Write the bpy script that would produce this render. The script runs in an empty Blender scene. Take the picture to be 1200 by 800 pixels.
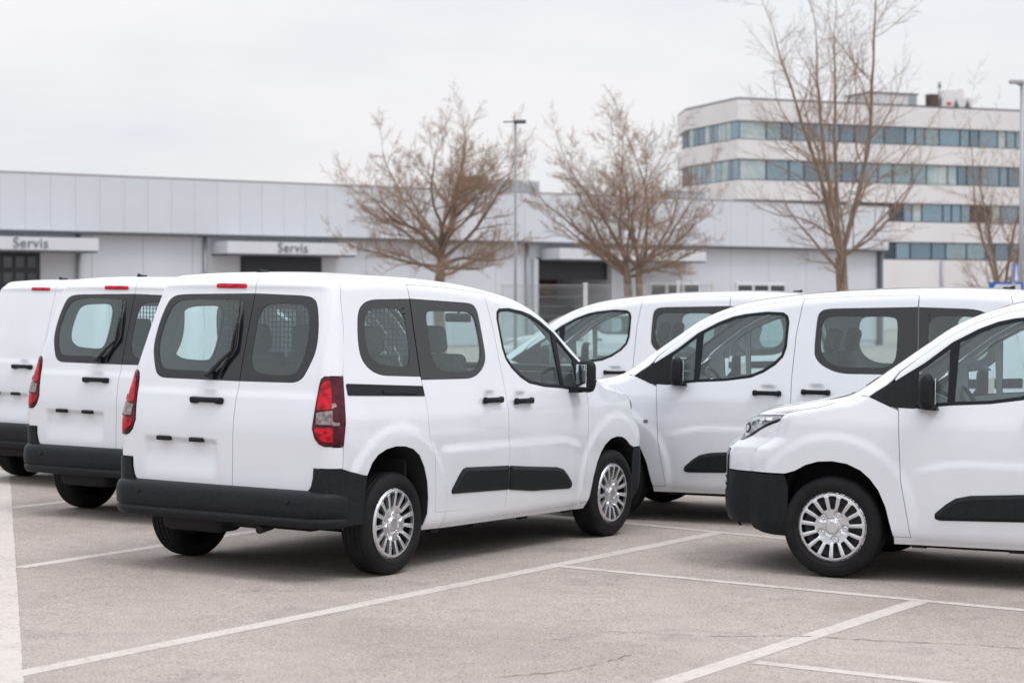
import bpy, bmesh, math, random
import numpy as np
from mathutils import Vector, Matrix, geometry

C = bpy.context.scene
COL = C.collection
R = math.radians

# ------------------------------------------------------------------ camera
FPX = 2389.2
CAM_H = 1.6657
cam = bpy.data.cameras.new('camera')
cam.sensor_width = 36.0
cam.lens = FPX / 1200 * 36
cam.clip_start = 0.5
cam.clip_end = 5000
cam.dof.use_dof = True
cam.dof.focus_distance = 13.2
cam.dof.aperture_fstop = 3.0
camo = bpy.data.objects.new('camera', cam)
COL.objects.link(camo)
camo.location = (0, 0, CAM_H)
camo.rotation_euler = (R(90) - 0.016353, 0, 0)
C.camera = camo

# ------------------------------------------------------------------ overcast sky
SUN_EL, SUN_AZ = R(60), R(128)          # azimuth clockwise from +Y: from the right, behind the camera
w = bpy.data.worlds.new('World')
C.world = w
w.use_nodes = True
nt = w.node_tree
nt.nodes.clear()


def N(nt, typ, **kw):
    n = nt.nodes.new(typ)
    for k, v in kw.items():
        if k.startswith('i_'):
            n.inputs[k[2:].replace('_', ' ')].default_value = v
        else:
            setattr(n, k, v)
    return n


def L(nt, a, b):
    nt.links.new(a, b)


out = N(nt, 'ShaderNodeOutputWorld')
sky = N(nt, 'ShaderNodeTexSky')
sky.sky_type = 'NISHITA'
sky.sun_disc = False
sky.sun_elevation = SUN_EL
sky.sun_rotation = SUN_AZ
skybg = N(nt, 'ShaderNodeBackground')
skybg.inputs['Strength'].default_value = 0.05
L(nt, sky.outputs[0], skybg.inputs['Color'])
# a closed layer of cloud over that sky: the standard overcast rise in brightness towards the zenith, soft cloud texture
tc = N(nt, 'ShaderNodeTexCoord')
sep = N(nt, 'ShaderNodeSeparateXYZ')
L(nt, tc.outputs['Generated'], sep.inputs[0])
mp = N(nt, 'ShaderNodeMapping')
mp.inputs['Scale'].default_value = (2.2, 2.2, 9.0)
L(nt, tc.outputs['Generated'], mp.inputs['Vector'])
nz = N(nt, 'ShaderNodeTexNoise')
nz.inputs['Scale'].default_value = 1.6
nz.inputs['Detail'].default_value = 5
nz.inputs['Roughness'].default_value = 0.5
L(nt, mp.outputs[0], nz.inputs['Vector'])
ramp = N(nt, 'ShaderNodeValToRGB')
ramp.color_ramp.elements[0].position = 0.38
ramp.color_ramp.elements[0].color = (0.765, 0.800, 0.850, 1)
ramp.color_ramp.elements[1].position = 0.60
ramp.color_ramp.elements[1].color = (0.900, 0.890, 0.905, 1)
L(nt, nz.outputs['Fac'], ramp.inputs[0])
mx = N(nt, 'ShaderNodeMath', operation='MAXIMUM')
L(nt, sep.outputs['Z'], mx.inputs[0])
mx.inputs[1].default_value = 0.0
pw = N(nt, 'ShaderNodeMath', operation='POWER')
L(nt, mx.outputs[0], pw.inputs[0])
pw.inputs[1].default_value = 1.5
ml = N(nt, 'ShaderNodeMath', operation='MULTIPLY_ADD')
L(nt, pw.outputs[0], ml.inputs[0])
ml.inputs[1].default_value = 1.25
ml.inputs[2].default_value = 1.03
cl = N(nt, 'ShaderNodeBackground')
L(nt, ramp.outputs[0], cl.inputs['Color'])
L(nt, ml.outputs[0], cl.inputs['Strength'])
mixs = N(nt, 'ShaderNodeMixShader')
mixs.inputs[0].default_value = 0.93
L(nt, skybg.outputs[0], mixs.inputs[1])
L(nt, cl.outputs[0], mixs.inputs[2])
L(nt, mixs.outputs[0], out.inputs['Surface'])

sun = bpy.data.lights.new('sun', 'SUN')
sun.energy = 1.0
sun.angle = R(18)
sun.color = (1.0, 0.965, 0.92)
suno = bpy.data.objects.new('sun', sun)
COL.objects.link(suno)
sd = Vector((math.sin(SUN_AZ) * math.cos(SUN_EL), math.cos(SUN_AZ) * math.cos(SUN_EL), math.sin(SUN_EL)))
suno.rotation_euler = sd.to_track_quat('Z', 'Y').to_euler()
suno.location = sd * 30

C.view_settings.view_transform = 'Standard'
C.view_settings.look = 'None'
C.view_settings.exposure = 0.0
C.view_settings.gamma = 1.0
C.render.engine = 'CYCLES'
C.cycles.max_bounces = 8
C.cycles.transparent_max_bounces = 16
C.cycles.use_denoising = True

rng = random.Random(7)


# ------------------------------------------------------------------ materials
def mat(name, col, rough=0.5, metal=0.0, spec=0.5, coat=0.0, coat_rough=0.03, ior=None):
    m = bpy.data.materials.new(name)
    m.use_nodes = True
    b = m.node_tree.nodes['Principled BSDF']
    b.inputs['Base Color'].default_value = (*col, 1)
    b.inputs['Roughness'].default_value = rough
    b.inputs['Metallic'].default_value = metal
    b.inputs['Specular IOR Level'].default_value = spec
    b.inputs['Coat Weight'].default_value = coat
    b.inputs['Coat Roughness'].default_value = coat_rough
    if ior:
        b.inputs['IOR'].default_value = ior
    return m


def noisy(m, scale, c0, c1, detail=4, bump=0.0, bump_scale=None, lo=0.35, hi=0.65, rough=None, stretch=None):
    nt = m.node_tree
    b = nt.nodes['Principled BSDF']
    tc = N(nt, 'ShaderNodeTexCoord')
    vec = tc.outputs['Object']
    if stretch:
        mp = N(nt, 'ShaderNodeMapping')
        mp.inputs['Scale'].default_value = stretch
        L(nt, vec, mp.inputs['Vector'])
        vec = mp.outputs[0]
    nz = N(nt, 'ShaderNodeTexNoise')
    nz.inputs['Scale'].default_value = scale
    nz.inputs['Detail'].default_value = detail
    L(nt, vec, nz.inputs['Vector'])
    r = N(nt, 'ShaderNodeValToRGB')
    r.color_ramp.elements[0].position = lo
    r.color_ramp.elements[0].color = (*c0, 1)
    r.color_ramp.elements[1].position = hi
    r.color_ramp.elements[1].color = (*c1, 1)
    L(nt, nz.outputs['Fac'], r.inputs[0])
    L(nt, r.outputs[0], b.inputs['Base Color'])
    if bump:
        n2 = N(nt, 'ShaderNodeTexNoise')
        n2.inputs['Scale'].default_value = bump_scale or scale
        n2.inputs['Detail'].default_value = 3
        L(nt, vec, n2.inputs['Vector'])
        bp = N(nt, 'ShaderNodeBump')
        bp.inputs['Strength'].default_value = bump
        bp.inputs['Distance'].default_value = 0.01
        L(nt, n2.outputs['Fac'], bp.inputs['Height'])
        L(nt, bp.outputs[0], b.inputs['Normal'])
    return m


def glass(name, tint, rough=0.0):
    m = bpy.data.materials.new(name)
    m.use_nodes = True
    nt = m.node_tree
    nt.nodes.clear()
    o = N(nt, 'ShaderNodeOutputMaterial')
    t = N(nt, 'ShaderNodeBsdfTransparent')
    t.inputs['Color'].default_value = (*tint, 1)
    g = N(nt, 'ShaderNodeBsdfGlossy')
    g.inputs['Roughness'].default_value = rough
    # Schlick reflectance, the same from both sides of the thin sheet
    ge = N(nt, 'ShaderNodeNewGeometry')
    dp = N(nt, 'ShaderNodeVectorMath', operation='DOT_PRODUCT')
    L(nt, ge.outputs['Incoming'], dp.inputs[0]); L(nt, ge.outputs['Normal'], dp.inputs[1])
    ab = N(nt, 'ShaderNodeMath', operation='ABSOLUTE'); L(nt, dp.outputs['Value'], ab.inputs[0])
    iv = N(nt, 'ShaderNodeMath', operation='SUBTRACT'); iv.inputs[0].default_value = 1; L(nt, ab.outputs[0], iv.inputs[1])
    p5 = N(nt, 'ShaderNodeMath', operation='POWER'); L(nt, iv.outputs[0], p5.inputs[0]); p5.inputs[1].default_value = 5
    f = N(nt, 'ShaderNodeMath', operation='MULTIPLY_ADD'); L(nt, p5.outputs[0], f.inputs[0]); f.inputs[1].default_value = .93; f.inputs[2].default_value = .05
    mx = N(nt, 'ShaderNodeMixShader')
    L(nt, f.outputs[0], mx.inputs[0])
    # bluish diffuse veil, painted in for the sky's haze reflected on the panes
    df = N(nt, 'ShaderNodeBsdfDiffuse')
    df.inputs['Color'].default_value = (.62, .72, .76, 1)
    fm = N(nt, 'ShaderNodeMixShader')
    fm.inputs[0].default_value = .085
    L(nt, t.outputs[0], fm.inputs[1]); L(nt, df.outputs[0], fm.inputs[2])
    L(nt, fm.outputs[0], mx.inputs[1])
    L(nt, g.outputs[0], mx.inputs[2])
    L(nt, mx.outputs[0], o.inputs['Surface'])
    return m


M = {}
M['paint'] = noisy(mat('white_paint', (0.72, 0.745, 0.795), 0.26, coat=1.0), 3.0, (0.71, 0.735, 0.785), (0.73, 0.755, 0.805))
M['black'] = noisy(mat('black_plastic', (0.014, 0.016, 0.019), 0.5, spec=.22), 40, (0.0075, 0.0095, 0.0125), (0.012, 0.0145, 0.0175), bump=0.08, bump_scale=600)
M['gloss_black'] = mat('gloss_black', (0.012, 0.012, 0.014), 0.12)
M['frit'] = mat('black_glass_border', (0.012, 0.0135, 0.016), 0.06, ior=1.55)
M['glass'] = glass('tinted_glass', (0.80, 0.92, 0.915))
M['rubber'] = noisy(mat('tyre_rubber', (0.012, 0.012, 0.013), 0.65, spec=.2), 8, (0.008, 0.0085, 0.0105), (0.015, 0.015, 0.0155))
M['trim'] = mat('wheel_silver', (0.66, 0.67, 0.70), 0.26, metal=0.8)
M['wheel_dark'] = mat('brake_dark_metal', (0.05, 0.05, 0.055), 0.5, metal=0.4)  # plain dark metal for the brake drums and headlamp inserts
M['under'] = mat('underbody_black', (0.012, 0.012, 0.013), 0.8)
M['liner'] = mat('interior_grey', (0.52, 0.55, 0.56), 0.7)
M['headliner'] = mat('headliner_grey', (0.42, 0.42, 0.41), 0.9)
M['seat'] = noisy(mat('seat_cloth', (0.05, 0.052, 0.056), 0.9), 60, (0.042, 0.045, 0.05), (0.07, 0.07, 0.075))
M['dash'] = mat('dash_plastic', (0.03, 0.032, 0.035), 0.6)
M['red'] = noisy(mat('red_lens', (0.6, 0.003, 0.012), 0.16, spec=.3), 22, (0.22, 0.001, 0.008), (0.62, 0.006, 0.022), lo=.40, hi=.60, stretch=(1, 1, 1.6))
M['dark_red'] = noisy(mat('dark_red_lens', (0.06, 0.002, 0.008), 0.12, spec=.35), 18, (0.035, 0.001, 0.006), (0.11, 0.003, 0.012))
M['clear'] = noisy(mat('clear_lens', (0.5, 0.48, 0.49), 0.2, metal=0.1, spec=.3), 40, (0.13, 0.095, 0.095), (0.36, 0.30, 0.31), lo=.34, hi=.66)
M['headlamp'] = noisy(mat('headlamp_lens', (0.5, 0.52, 0.55), 0.12, metal=0.4), 14, (0.26, 0.28, 0.31), (0.60, 0.62, 0.66))
M['chrome'] = mat('chrome', (0.75, 0.76, 0.78), 0.12, metal=1.0)
M['rim_mirror'] = mat('mirror_glass', (0.8, 0.82, 0.84), 0.02, metal=1.0)
M['steel'] = mat('galvanised_steel', (0.36, 0.38, 0.40), 0.5, metal=0.4)
M['wire'] = mat('white_coated_wire', (0.55, 0.57, 0.56), 0.5)
M['mesh'] = mat('galvanised_mesh', (0.34, 0.36, 0.36), 0.5)


# ------------------------------------------------------------------ object helpers
def link(name, me, parent=None, loc=None, rot=None):
    o = bpy.data.objects.new(name, me)
    COL.objects.link(o)
    if parent is not None:
        o.parent = parent
    if loc is not None:
        o.location = loc
    if rot is not None:
        o.rotation_euler = rot
    return o


def tag(o, label=None, cat=None, group=None, kind=None):
    if label: o['label'] = label
    if cat: o['category'] = cat
    if group: o['group'] = group
    if kind: o['kind'] = kind
    return o


def thing(name, label, cat, loc=(0, 0, 0), rz=0.0, group=None):
    o = link(name, None, None, loc, (0, 0, rz))
    o.empty_display_size = 0.3
    return tag(o, label, cat, group)


class MB:
    """collects verts and faces for one mesh"""
    def __init__(s):
        s.v = []; s.f = []; s.mi = []; s.sm = []

    def add(s, v, f, mi=0, smooth=False):
        o = len(s.v)
        s.v += [tuple(map(float, p)) for p in v]
        s.f += [tuple(i + o for i in q) for q in f]
        s.mi += [mi] * len(f)
        s.sm += [smooth] * len(f)
        return s

    def box(s, a, b, mi=0):
        x0, y0, z0 = a; x1, y1, z1 = b
        v = [(x0, y0, z0), (x1, y0, z0), (x1, y1, z0), (x0, y1, z0), (x0, y0, z1), (x1, y0, z1), (x1, y1, z1), (x0, y1, z1)]
        return s.add(v, [(3, 2, 1, 0), (4, 5, 6, 7), (0, 1, 5, 4), (1, 2, 6, 5), (2, 3, 7, 6), (3, 0, 4, 7)], mi)

    def rbox(s, c, size, r, rot=None, n=4, mi=0):
        """rounded box"""
        hx = np.array(size) / 2.0
        r = min(r, *hx)
        g = []
        for d in hx:
            e = np.linspace(-1, 1, n + 1) * d
            inner = d - r
            k = np.tan(np.linspace(-1, 1, n + 1)[1:-1] * 0.7) * 0
            g.append(np.unique(np.r_[-d, -d + r * .45, -inner, inner, d - r * .45, d].round(6)))
        vs = {}; vl = []; fs = []

        def vid(p):
            key = tuple(np.round(p, 6))
            if key not in vs:
                q = np.clip(p, -(hx - r), hx - r)
                dd = np.array(p) - q
                ln = np.linalg.norm(dd)
                vs[key] = len(vl)
                vl.append(q + dd / ln * r if ln > 1e-9 else np.array(p))
            return vs[key]
        for ax in range(3):
            b, c2 = [(1, 2), (2, 0), (0, 1)][ax]
            for sg in (-1, 1):
                for i in range(len(g[b]) - 1):
                    for j in range(len(g[c2]) - 1):
                        q = []
                        for (ii, jj) in ((i, j), (i + 1, j), (i + 1, j + 1), (i, j + 1)):
                            p = np.zeros(3); p[ax] = sg * hx[ax]; p[b] = g[b][ii]; p[c2] = g[c2][jj]
                            q.append(vid(p))
                        fs.append(tuple(q if sg > 0 else q[::-1]))
        vl = np.array(vl)
        if rot is not None:
            vl = vl @ np.array(Matrix(rot).to_3x3()).T
        return s.add(vl + np.array(c), fs, mi, True)

    def tube(s, pts, rad, n=8, mi=0, cap=True, smooth=True):
        pts = [Vector(p) for p in pts]
        if not hasattr(rad, '__len__'): rad = [rad] * len(pts)
        base = len(s.v); v = []; f = []
        up = None
        for i, p in enumerate(pts):
            d = (pts[min(i + 1, len(pts) - 1)] - pts[max(i - 1, 0)]).normalized()
            if up is None:
                up = d.orthogonal().normalized()
            else:
                up = (up - d * up.dot(d))
                up = up.normalized() if up.length > 1e-6 else d.orthogonal().normalized()
            sd = d.cross(up)
            for k in range(n):
                a = 2 * math.pi * k / n
                v.append(p + (up * math.cos(a) + sd * math.sin(a)) * rad[i])
        for i in range(len(pts) - 1):
            for k in range(n):
                k2 = (k + 1) % n
                f.append((i * n + k, i * n + k2, (i + 1) * n + k2, (i + 1) * n + k))
        s.add(v, f, mi, smooth)
        if cap:
            s.f.append(tuple(base + k for k in range(n))[::-1]); s.mi.append(mi); s.sm.append(False)
            e = base + (len(pts) - 1) * n
            s.f.append(tuple(e + k for k in range(n))); s.mi.append(mi); s.sm.append(False)
        return s

    def lathe(s, prof, n=48, mi=0, axis='y', smooth=True):
        v = []; f = []
        for (r, h) in prof:
            for k in range(n):
                a = 2 * math.pi * k / n
                v.append((r * math.cos(a), h, r * math.sin(a)) if axis == 'y' else (r * math.cos(a), r * math.sin(a), h))
        for i in range(len(prof) - 1):
            for k in range(n):
                k2 = (k + 1) % n
                f.append((i * n + k, i * n + k2, (i + 1) * n + k2, (i + 1) * n + k))
        return s.add(v, f, mi, smooth)

    def prism(s, poly, h0, h1, axis='z', mi=0):
        n = len(poly)
        mk = {'z': lambda p, h: (p[0], p[1], h), 'y': lambda p, h: (p[0], h, p[1]), 'x': lambda p, h: (h, p[0], p[1])}[axis]
        v = [mk(p, h0) for p in poly] + [mk(p, h1) for p in poly]
        f = [tuple(range(n))[::-1], tuple(range(n, 2 * n))] + [(i, (i + 1) % n, n + (i + 1) % n, n + i) for i in range(n)]
        return s.add(v, f, mi)

    def mesh(s, name, mats, fix=True):
        me = bpy.data.meshes.new(name)
        me.from_pydata(s.v, [], s.f)
        for m in (mats if isinstance(mats, (list, tuple)) else [mats]):
            me.materials.append(m)
        me.polygons.foreach_set('material_index', s.mi)
        me.polygons.foreach_set('use_smooth', s.sm)
        if fix:
            bm = bmesh.new(); bm.from_mesh(me)
            bmesh.ops.recalc_face_normals(bm, faces=bm.faces)
            bm.to_mesh(me); bm.free()
        me.update()
        return me

    def build(s, name, mats, parent=None, loc=None, rot=None, fix=True):
        return link(name, s.mesh(name, mats, fix), parent, loc, rot)


# ------------------------------------------------------------------ van body surface
def pchip(xs, ys):
    xs = np.array(xs, float); ys = np.array(ys, float)
    h = np.diff(xs); d = np.diff(ys) / h
    m = np.zeros(len(xs))
    for i in range(1, len(xs) - 1):
        if d[i - 1] * d[i] > 0:
            w1 = 2 * h[i] + h[i - 1]; w2 = h[i] + 2 * h[i - 1]
            m[i] = (w1 + w2) / (w1 / d[i - 1] + w2 / d[i])
    m[0] = d[0]; m[-1] = d[-1]

    def f(x):
        x = np.asarray(x, float)
        i = np.clip(np.searchsorted(xs, x) - 1, 0, len(xs) - 2)
        t = (x - xs[i]) / h[i]
        lo = x < xs[0]; hi = x > xs[-1]
        t2 = np.clip(t, 0, 1)
        y = (1 + 2 * t2) * (1 - t2) ** 2 * ys[i] + t2 * (1 - t2) ** 2 * h[i] * m[i] + t2 ** 2 * (3 - 2 * t2) * ys[i + 1] + t2 ** 2 * (t2 - 1) * h[i] * m[i + 1]
        y = np.where(lo, ys[0] + (x - xs[0]) * m[0], y)
        return np.where(hi, ys[-1] + (x - xs[-1]) * m[-1], y)
    return f


def sm(a, b, x):
    t = np.clip((np.asarray(x, float) - a) / (b - a), 0, 1)
    return t * t * (3 - 2 * t)


T_side = pchip([.15, .245, .285, .325, .4, .6, .8, .95, 1.08, 1.2, 1.45, 1.72, 1.9], [.80, .845, .874, .886, .893, .902, .906, .902, .876, .847, .792, .733, .694])
X_rear = pchip([.2, .55, .874, 1.209, 1.476, 1.746, 1.869, 2.0], [-.64, -.655, -.655, -.606, -.54, -.465, -.423, -.37])
Z_prof = pchip([-.8, -.45, -.2, .1, .4, .8, 1.2, 1.47, 1.68, 1.86, 2.04, 2.235, 2.40, 2.62, 2.69, 2.76, 2.9, 3.1, 3.3, 3.42, 3.5, 3.58, 3.7],
               [1.830, 1.848, 1.859, 1.866, 1.862, 1.846, 1.814, 1.777, 1.738, 1.685, 1.605, 1.475, 1.36, 1.205, 1.162, 1.14, 1.113, 1.074, 1.034, 1.0, .965, .91, .82])
X_front = pchip([.15, .25, .31, .36, .5, .64, .74, .79, .835, .875, .95, 1.02, 1.1], [3.45, 3.595, 3.645, 3.664, 3.672, 3.67, 3.668, 3.652, 3.60, 3.562, 3.548, 3.525, 3.48])


def Ys(x, z):
    x = np.asarray(x, float); z = np.asarray(z, float)
    y = T_side(z) - .028 * (np.minimum(x, 0) / .6) ** 2 - .10 * (np.maximum(x - 2.3, 0) / 1.2) ** 2
    for xw, top in ((0.0, .40), (2.785, .37)):
        d = np.hypot(x - xw, z - top)
        y = y + .013 * (1 - sm(.495, .565, d)) * (1 - sm(1.0, 1.1, z))
    zt = .765 - .35 * np.maximum(x - 1.95, 0) ** 1.5
    y = y + .010 * sm(.42, .56, x) * (1 - sm(2.12, 2.32, x)) * (1 - sm(zt - .03, zt + .025, z))
    for xc, zc in ((1.09, 1.085), (1.473, 1.069)):
        y = y - .016 * np.exp(-((x - xc) / .055) ** 4 - ((z - zc) / .026) ** 4)
    return y


def Xr(y, z):
    y = np.asarray(y, float); z = np.asarray(z, float)
    x = X_rear(z) + .02 * (y / .8) ** 2
    # licence plate recess in the left door, handle cup, sunk window band
    x = x + .026 * sm(.0, .06, y) * (1 - sm(.585, .645, y)) * sm(.58, .76, z) * (1 - sm(.800, .846, z))
    x = x + .016 * np.exp(-((y - .115) / .055) ** 4 - ((z - 1.105) / .026) ** 4)
    x = x + .010 * (1 - sm(.69, .745, np.abs(y))) * sm(1.10, 1.16, z) * (1 - sm(1.765, 1.80, z))
    return x


def Bsh(x):
    return .12 * sm(1.0, 2.0, x)


def Zt(x, y):
    x = np.asarray(x, float); y = np.asarray(y, float)
    q = 1 - (y / .75) ** 2
    return Z_prof(x - Bsh(x) * q) + .03 * (1 - (y / .7) ** 2) * (1 - sm(1.5, 2.3, x))


def Xf(y, z):
    return X_front(z) - (.34 + .06 * sm(.68, .98, z)) * (np.abs(y) / .9) ** 2.7


def rounded(x, y, z, sg=-1):
    """eases the four meeting faces of the shell into each other; y >= 0"""
    dy = Ys(x, z) - y
    dz = Zt(x, y) - z
    back = x < 1.4
    dx = np.where(back, x - Xr(y * sg, z), Xf(y, z) - x)
    Rx = np.where(back, .085, .17)
    Ry = .10 + .07 * sm(2.80, 3.1, x)
    Rz = .085 - .025 * sm(2.5, 2.8, x)
    a = np.maximum(0, 1 - dx / Rx); b = np.maximum(0, 1 - dy / Ry); c = np.maximum(0, 1 - dz / Rz)
    Ln = np.maximum(1, np.sqrt(a * a + b * b + c * c))
    ka = (a - a / Ln) * Rx
    return np.stack([x + np.where(back, ka, -ka), y - (b - b / Ln) * Ry, z - (c - c / Ln) * Rz], -1)


def fmap(face, ab):
    a = ab[:, 0]; b = ab[:, 1]
    if face == 'side':
        P = rounded(a, Ys(a, b), b)
    elif face == 'rear':        # a = y (signed), b = z
        y = np.abs(a); P = rounded(Xr(a, b), y, b, np.where(a < 0, -1, 1))
        P[:, 1] = P[:, 1] * np.where(a < 0, -1, 1)
    elif face == 'front':
        y = np.abs(a); P = rounded(Xf(a, b), y, b)
        P[:, 1] = P[:, 1] * np.where(a < 0, -1, 1)
    else:                       # top: a = x, b = y
        y = np.abs(b); P = rounded(a, y, Zt(a, y))
        P[:, 1] = P[:, 1] * np.where(b < 0, -1, 1)
    return P


IDX = {'side': (0, 2), 'rear': (1, 2), 'front': (1, 2), 'top': (0, 1)}


def clampf(face, s):
    """keeps points on their face; returns clamped points and a flag where they were held at an edge"""
    s = s.copy(); fl = np.zeros(len(s), bool)
    # once a point is found beyond an edge it is put exactly on that edge, and kept there while the other bound settles
    k = [np.zeros(len(s), bool) for _ in range(3)]
    for _ in range(5):
        if face == 'side':
            lim = Zt(s[:, 0], Ys(s[:, 0], s[:, 1])); k[0] |= s[:, 1] > lim - 1e-5; s[k[0], 1] = lim[k[0]]
            lim = Xr(-Ys(s[:, 0], s[:, 1]), s[:, 1]); k[1] |= s[:, 0] < lim + 1e-5; s[k[1], 0] = lim[k[1]]
            lim = Xf(Ys(s[:, 0], s[:, 1]), s[:, 1]); k[2] |= s[:, 0] > lim - 1e-5; s[k[2], 0] = lim[k[2]]
        elif face in ('rear', 'front'):
            g = Xr if face == 'rear' else Xf
            lim = Zt(g(s[:, 0], s[:, 1]), np.abs(s[:, 0])); k[0] |= s[:, 1] > lim - 1e-5; s[k[0], 1] = lim[k[0]]
            lim = Ys(g(s[:, 0], s[:, 1]), s[:, 1]); k[1] |= np.abs(s[:, 0]) > lim - 1e-5; s[k[1], 0] = np.sign(s[k[1], 0]) * lim[k[1]]
        else:
            lim = Xr(s[:, 1], Zt(s[:, 0], np.abs(s[:, 1]))); k[0] |= s[:, 0] < lim + 1e-5; s[k[0], 0] = lim[k[0]]
            lim = Xf(s[:, 1], Zt(s[:, 0], np.abs(s[:, 1]))); k[1] |= s[:, 0] > lim - 1e-5; s[k[1], 0] = lim[k[1]]
            lim = Ys(s[:, 0], Zt(s[:, 0], np.abs(s[:, 1]))); k[2] |= np.abs(s[:, 1]) > lim - 1e-5; s[k[2], 1] = np.sign(s[k[2], 1]) * lim[k[2]]
    fl = k[0] | k[1] | k[2]
    return s, fl


def inverse(face, t):
    t = np.array(t, float); s = t.copy(); i, j = IDX[face]
    for _ in range(25):
        s, _f = clampf(face, s)
        e = t - fmap(face, s)[:, [i, j]]
        s = s + e
    s, f = clampf(face, s)
    return s


def resample(loop, d):
    loop = [np.array(p, float) for p in loop]; o = []
    for i, p in enumerate(loop):
        q = loop[(i + 1) % len(loop)]
        n = max(1, int(math.ceil(np.linalg.norm(q - p) / d)))
        for k in range(n): o.append(p + (q - p) * k / n)
    return np.array(o)


def smooth_loop(loop, rad=None, it=2):
    """Chaikin corner cutting, for rounded outlines"""
    p = np.array(loop, float)
    for _ in range(it):
        q = np.roll(p, -1, 0)
        d = np.linalg.norm(q - p, axis=1, keepdims=True)
        t = np.minimum(.25, (rad or 9) / np.maximum(d, 1e-9))
        p = np.stack([p + (q - p) * t, q - (q - p) * t], 1).reshape(-1, 2)
    return p


def round_chain(pts, rad, it=3):
    """rounds the corners of an open outline, ends kept"""
    p = np.array(pts, float)
    for k in range(it):
        d = np.linalg.norm(np.diff(p, axis=0), axis=1, keepdims=True); t = np.minimum(.25, rad / (k + 1) / np.maximum(d, 1e-9))
        a = p[:-1] + (p[1:] - p[:-1]) * t; b = p[1:] - (p[1:] - p[:-1]) * t
        q = np.stack([a, b], 1).reshape(-1, 2)
        p = np.concatenate([p[:1], q[1:-1], p[-1:]])
    return [tuple(v) for v in p]


def area(p):
    x, y = p[:, 0], p[:, 1]
    return .5 * np.sum(x * np.roll(y, -1) - np.roll(x, -1) * y)


def inset(p, d):
    """moves a closed loop inward by d (outward if negative)"""
    p = np.array(p, float)
    if abs(d) < 1e-9: return p
    s = 1 if area(p) > 0 else -1
    e0 = p - np.roll(p, 1, 0); e1 = np.roll(p, -1, 0) - p
    e0 /= np.maximum(np.linalg.norm(e0, axis=1, keepdims=True), 1e-9); e1 /= np.maximum(np.linalg.norm(e1, axis=1, keepdims=True), 1e-9)
    n0 = np.stack([-e0[:, 1], e0[:, 0]], 1) * s; n1 = np.stack([-e1[:, 1], e1[:, 0]], 1) * s
    b = n0 + n1
    k = np.maximum(np.sum(b * n0, axis=1, keepdims=True), .6)
    return p + b / k * d


def inside(pts, loops):
    c = np.zeros(len(pts), bool)
    for lp in loops:
        x0, y0 = lp[:, 0], lp[:, 1]; x1, y1 = np.roll(x0, -1), np.roll(y0, -1)
        for k in range(len(lp)):
            if y0[k] == y1[k]: continue
            m = (y0[k] > pts[:, 1]) != (y1[k] > pts[:, 1])
            xi = (x1[k] - x0[k]) * (pts[:, 1] - y0[k]) / (y1[k] - y0[k]) + x0[k]
            c ^= m & (pts[:, 0] < xi)
    return c


def cdt(loops, sp):
    allp = np.concatenate(loops)
    edges = []; o = 0
    for lp in loops:
        n = len(lp); edges += [(o + i, o + (i + 1) % n) for i in range(n)]; o += n
    lo = allp.min(0); hi = allp.max(0)
    gx = np.arange(lo[0] + sp * .5, hi[0], sp); gy = np.arange(lo[1] + sp * .45, hi[1], sp * .87)
    if len(gx) and len(gy):
        G = np.stack(np.meshgrid(gx, gy), -1)
        G[1::2, :, 0] += sp * .5
        G = G.reshape(-1, 2)
        G = G[inside(G, loops)]
        if len(G):
            d = np.full(len(G), 9.0)
            for lp in loops:
                q = np.concatenate([lp, (lp + np.roll(lp, -1, 0)) / 2])
                for k in range(0, len(q), 64):
                    d = np.minimum(d, np.min(np.linalg.norm(G[:, None] - q[None, k:k + 64], axis=2), axis=1))
            G = G[d > sp * .5]
        allp = np.concatenate([allp, G])
    res = geometry.delaunay_2d_cdt([Vector(p) for p in allp], edges, [], 0, 1e-7)
    v = np.array([tuple(p) for p in res[0]]); f = np.array([t for t in res[2] if len(t) == 3])
    cen = v[f].mean(1)
    f = f[inside(cen, loops)]
    a = v[f]
    ar = (a[:, 1, 0] - a[:, 0, 0]) * (a[:, 2, 1] - a[:, 0, 1]) - (a[:, 1, 1] - a[:, 0, 1]) * (a[:, 2, 0] - a[:, 0, 0])
    f = f[np.abs(ar) > 1e-10]; ar = ar[np.abs(ar) > 1e-10]
    f[ar < 0] = f[ar < 0][:, ::-1]
    return v, f


FLIP = {'side': 1, 'rear': -1, 'front': 1, 'top': 1}


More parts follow.
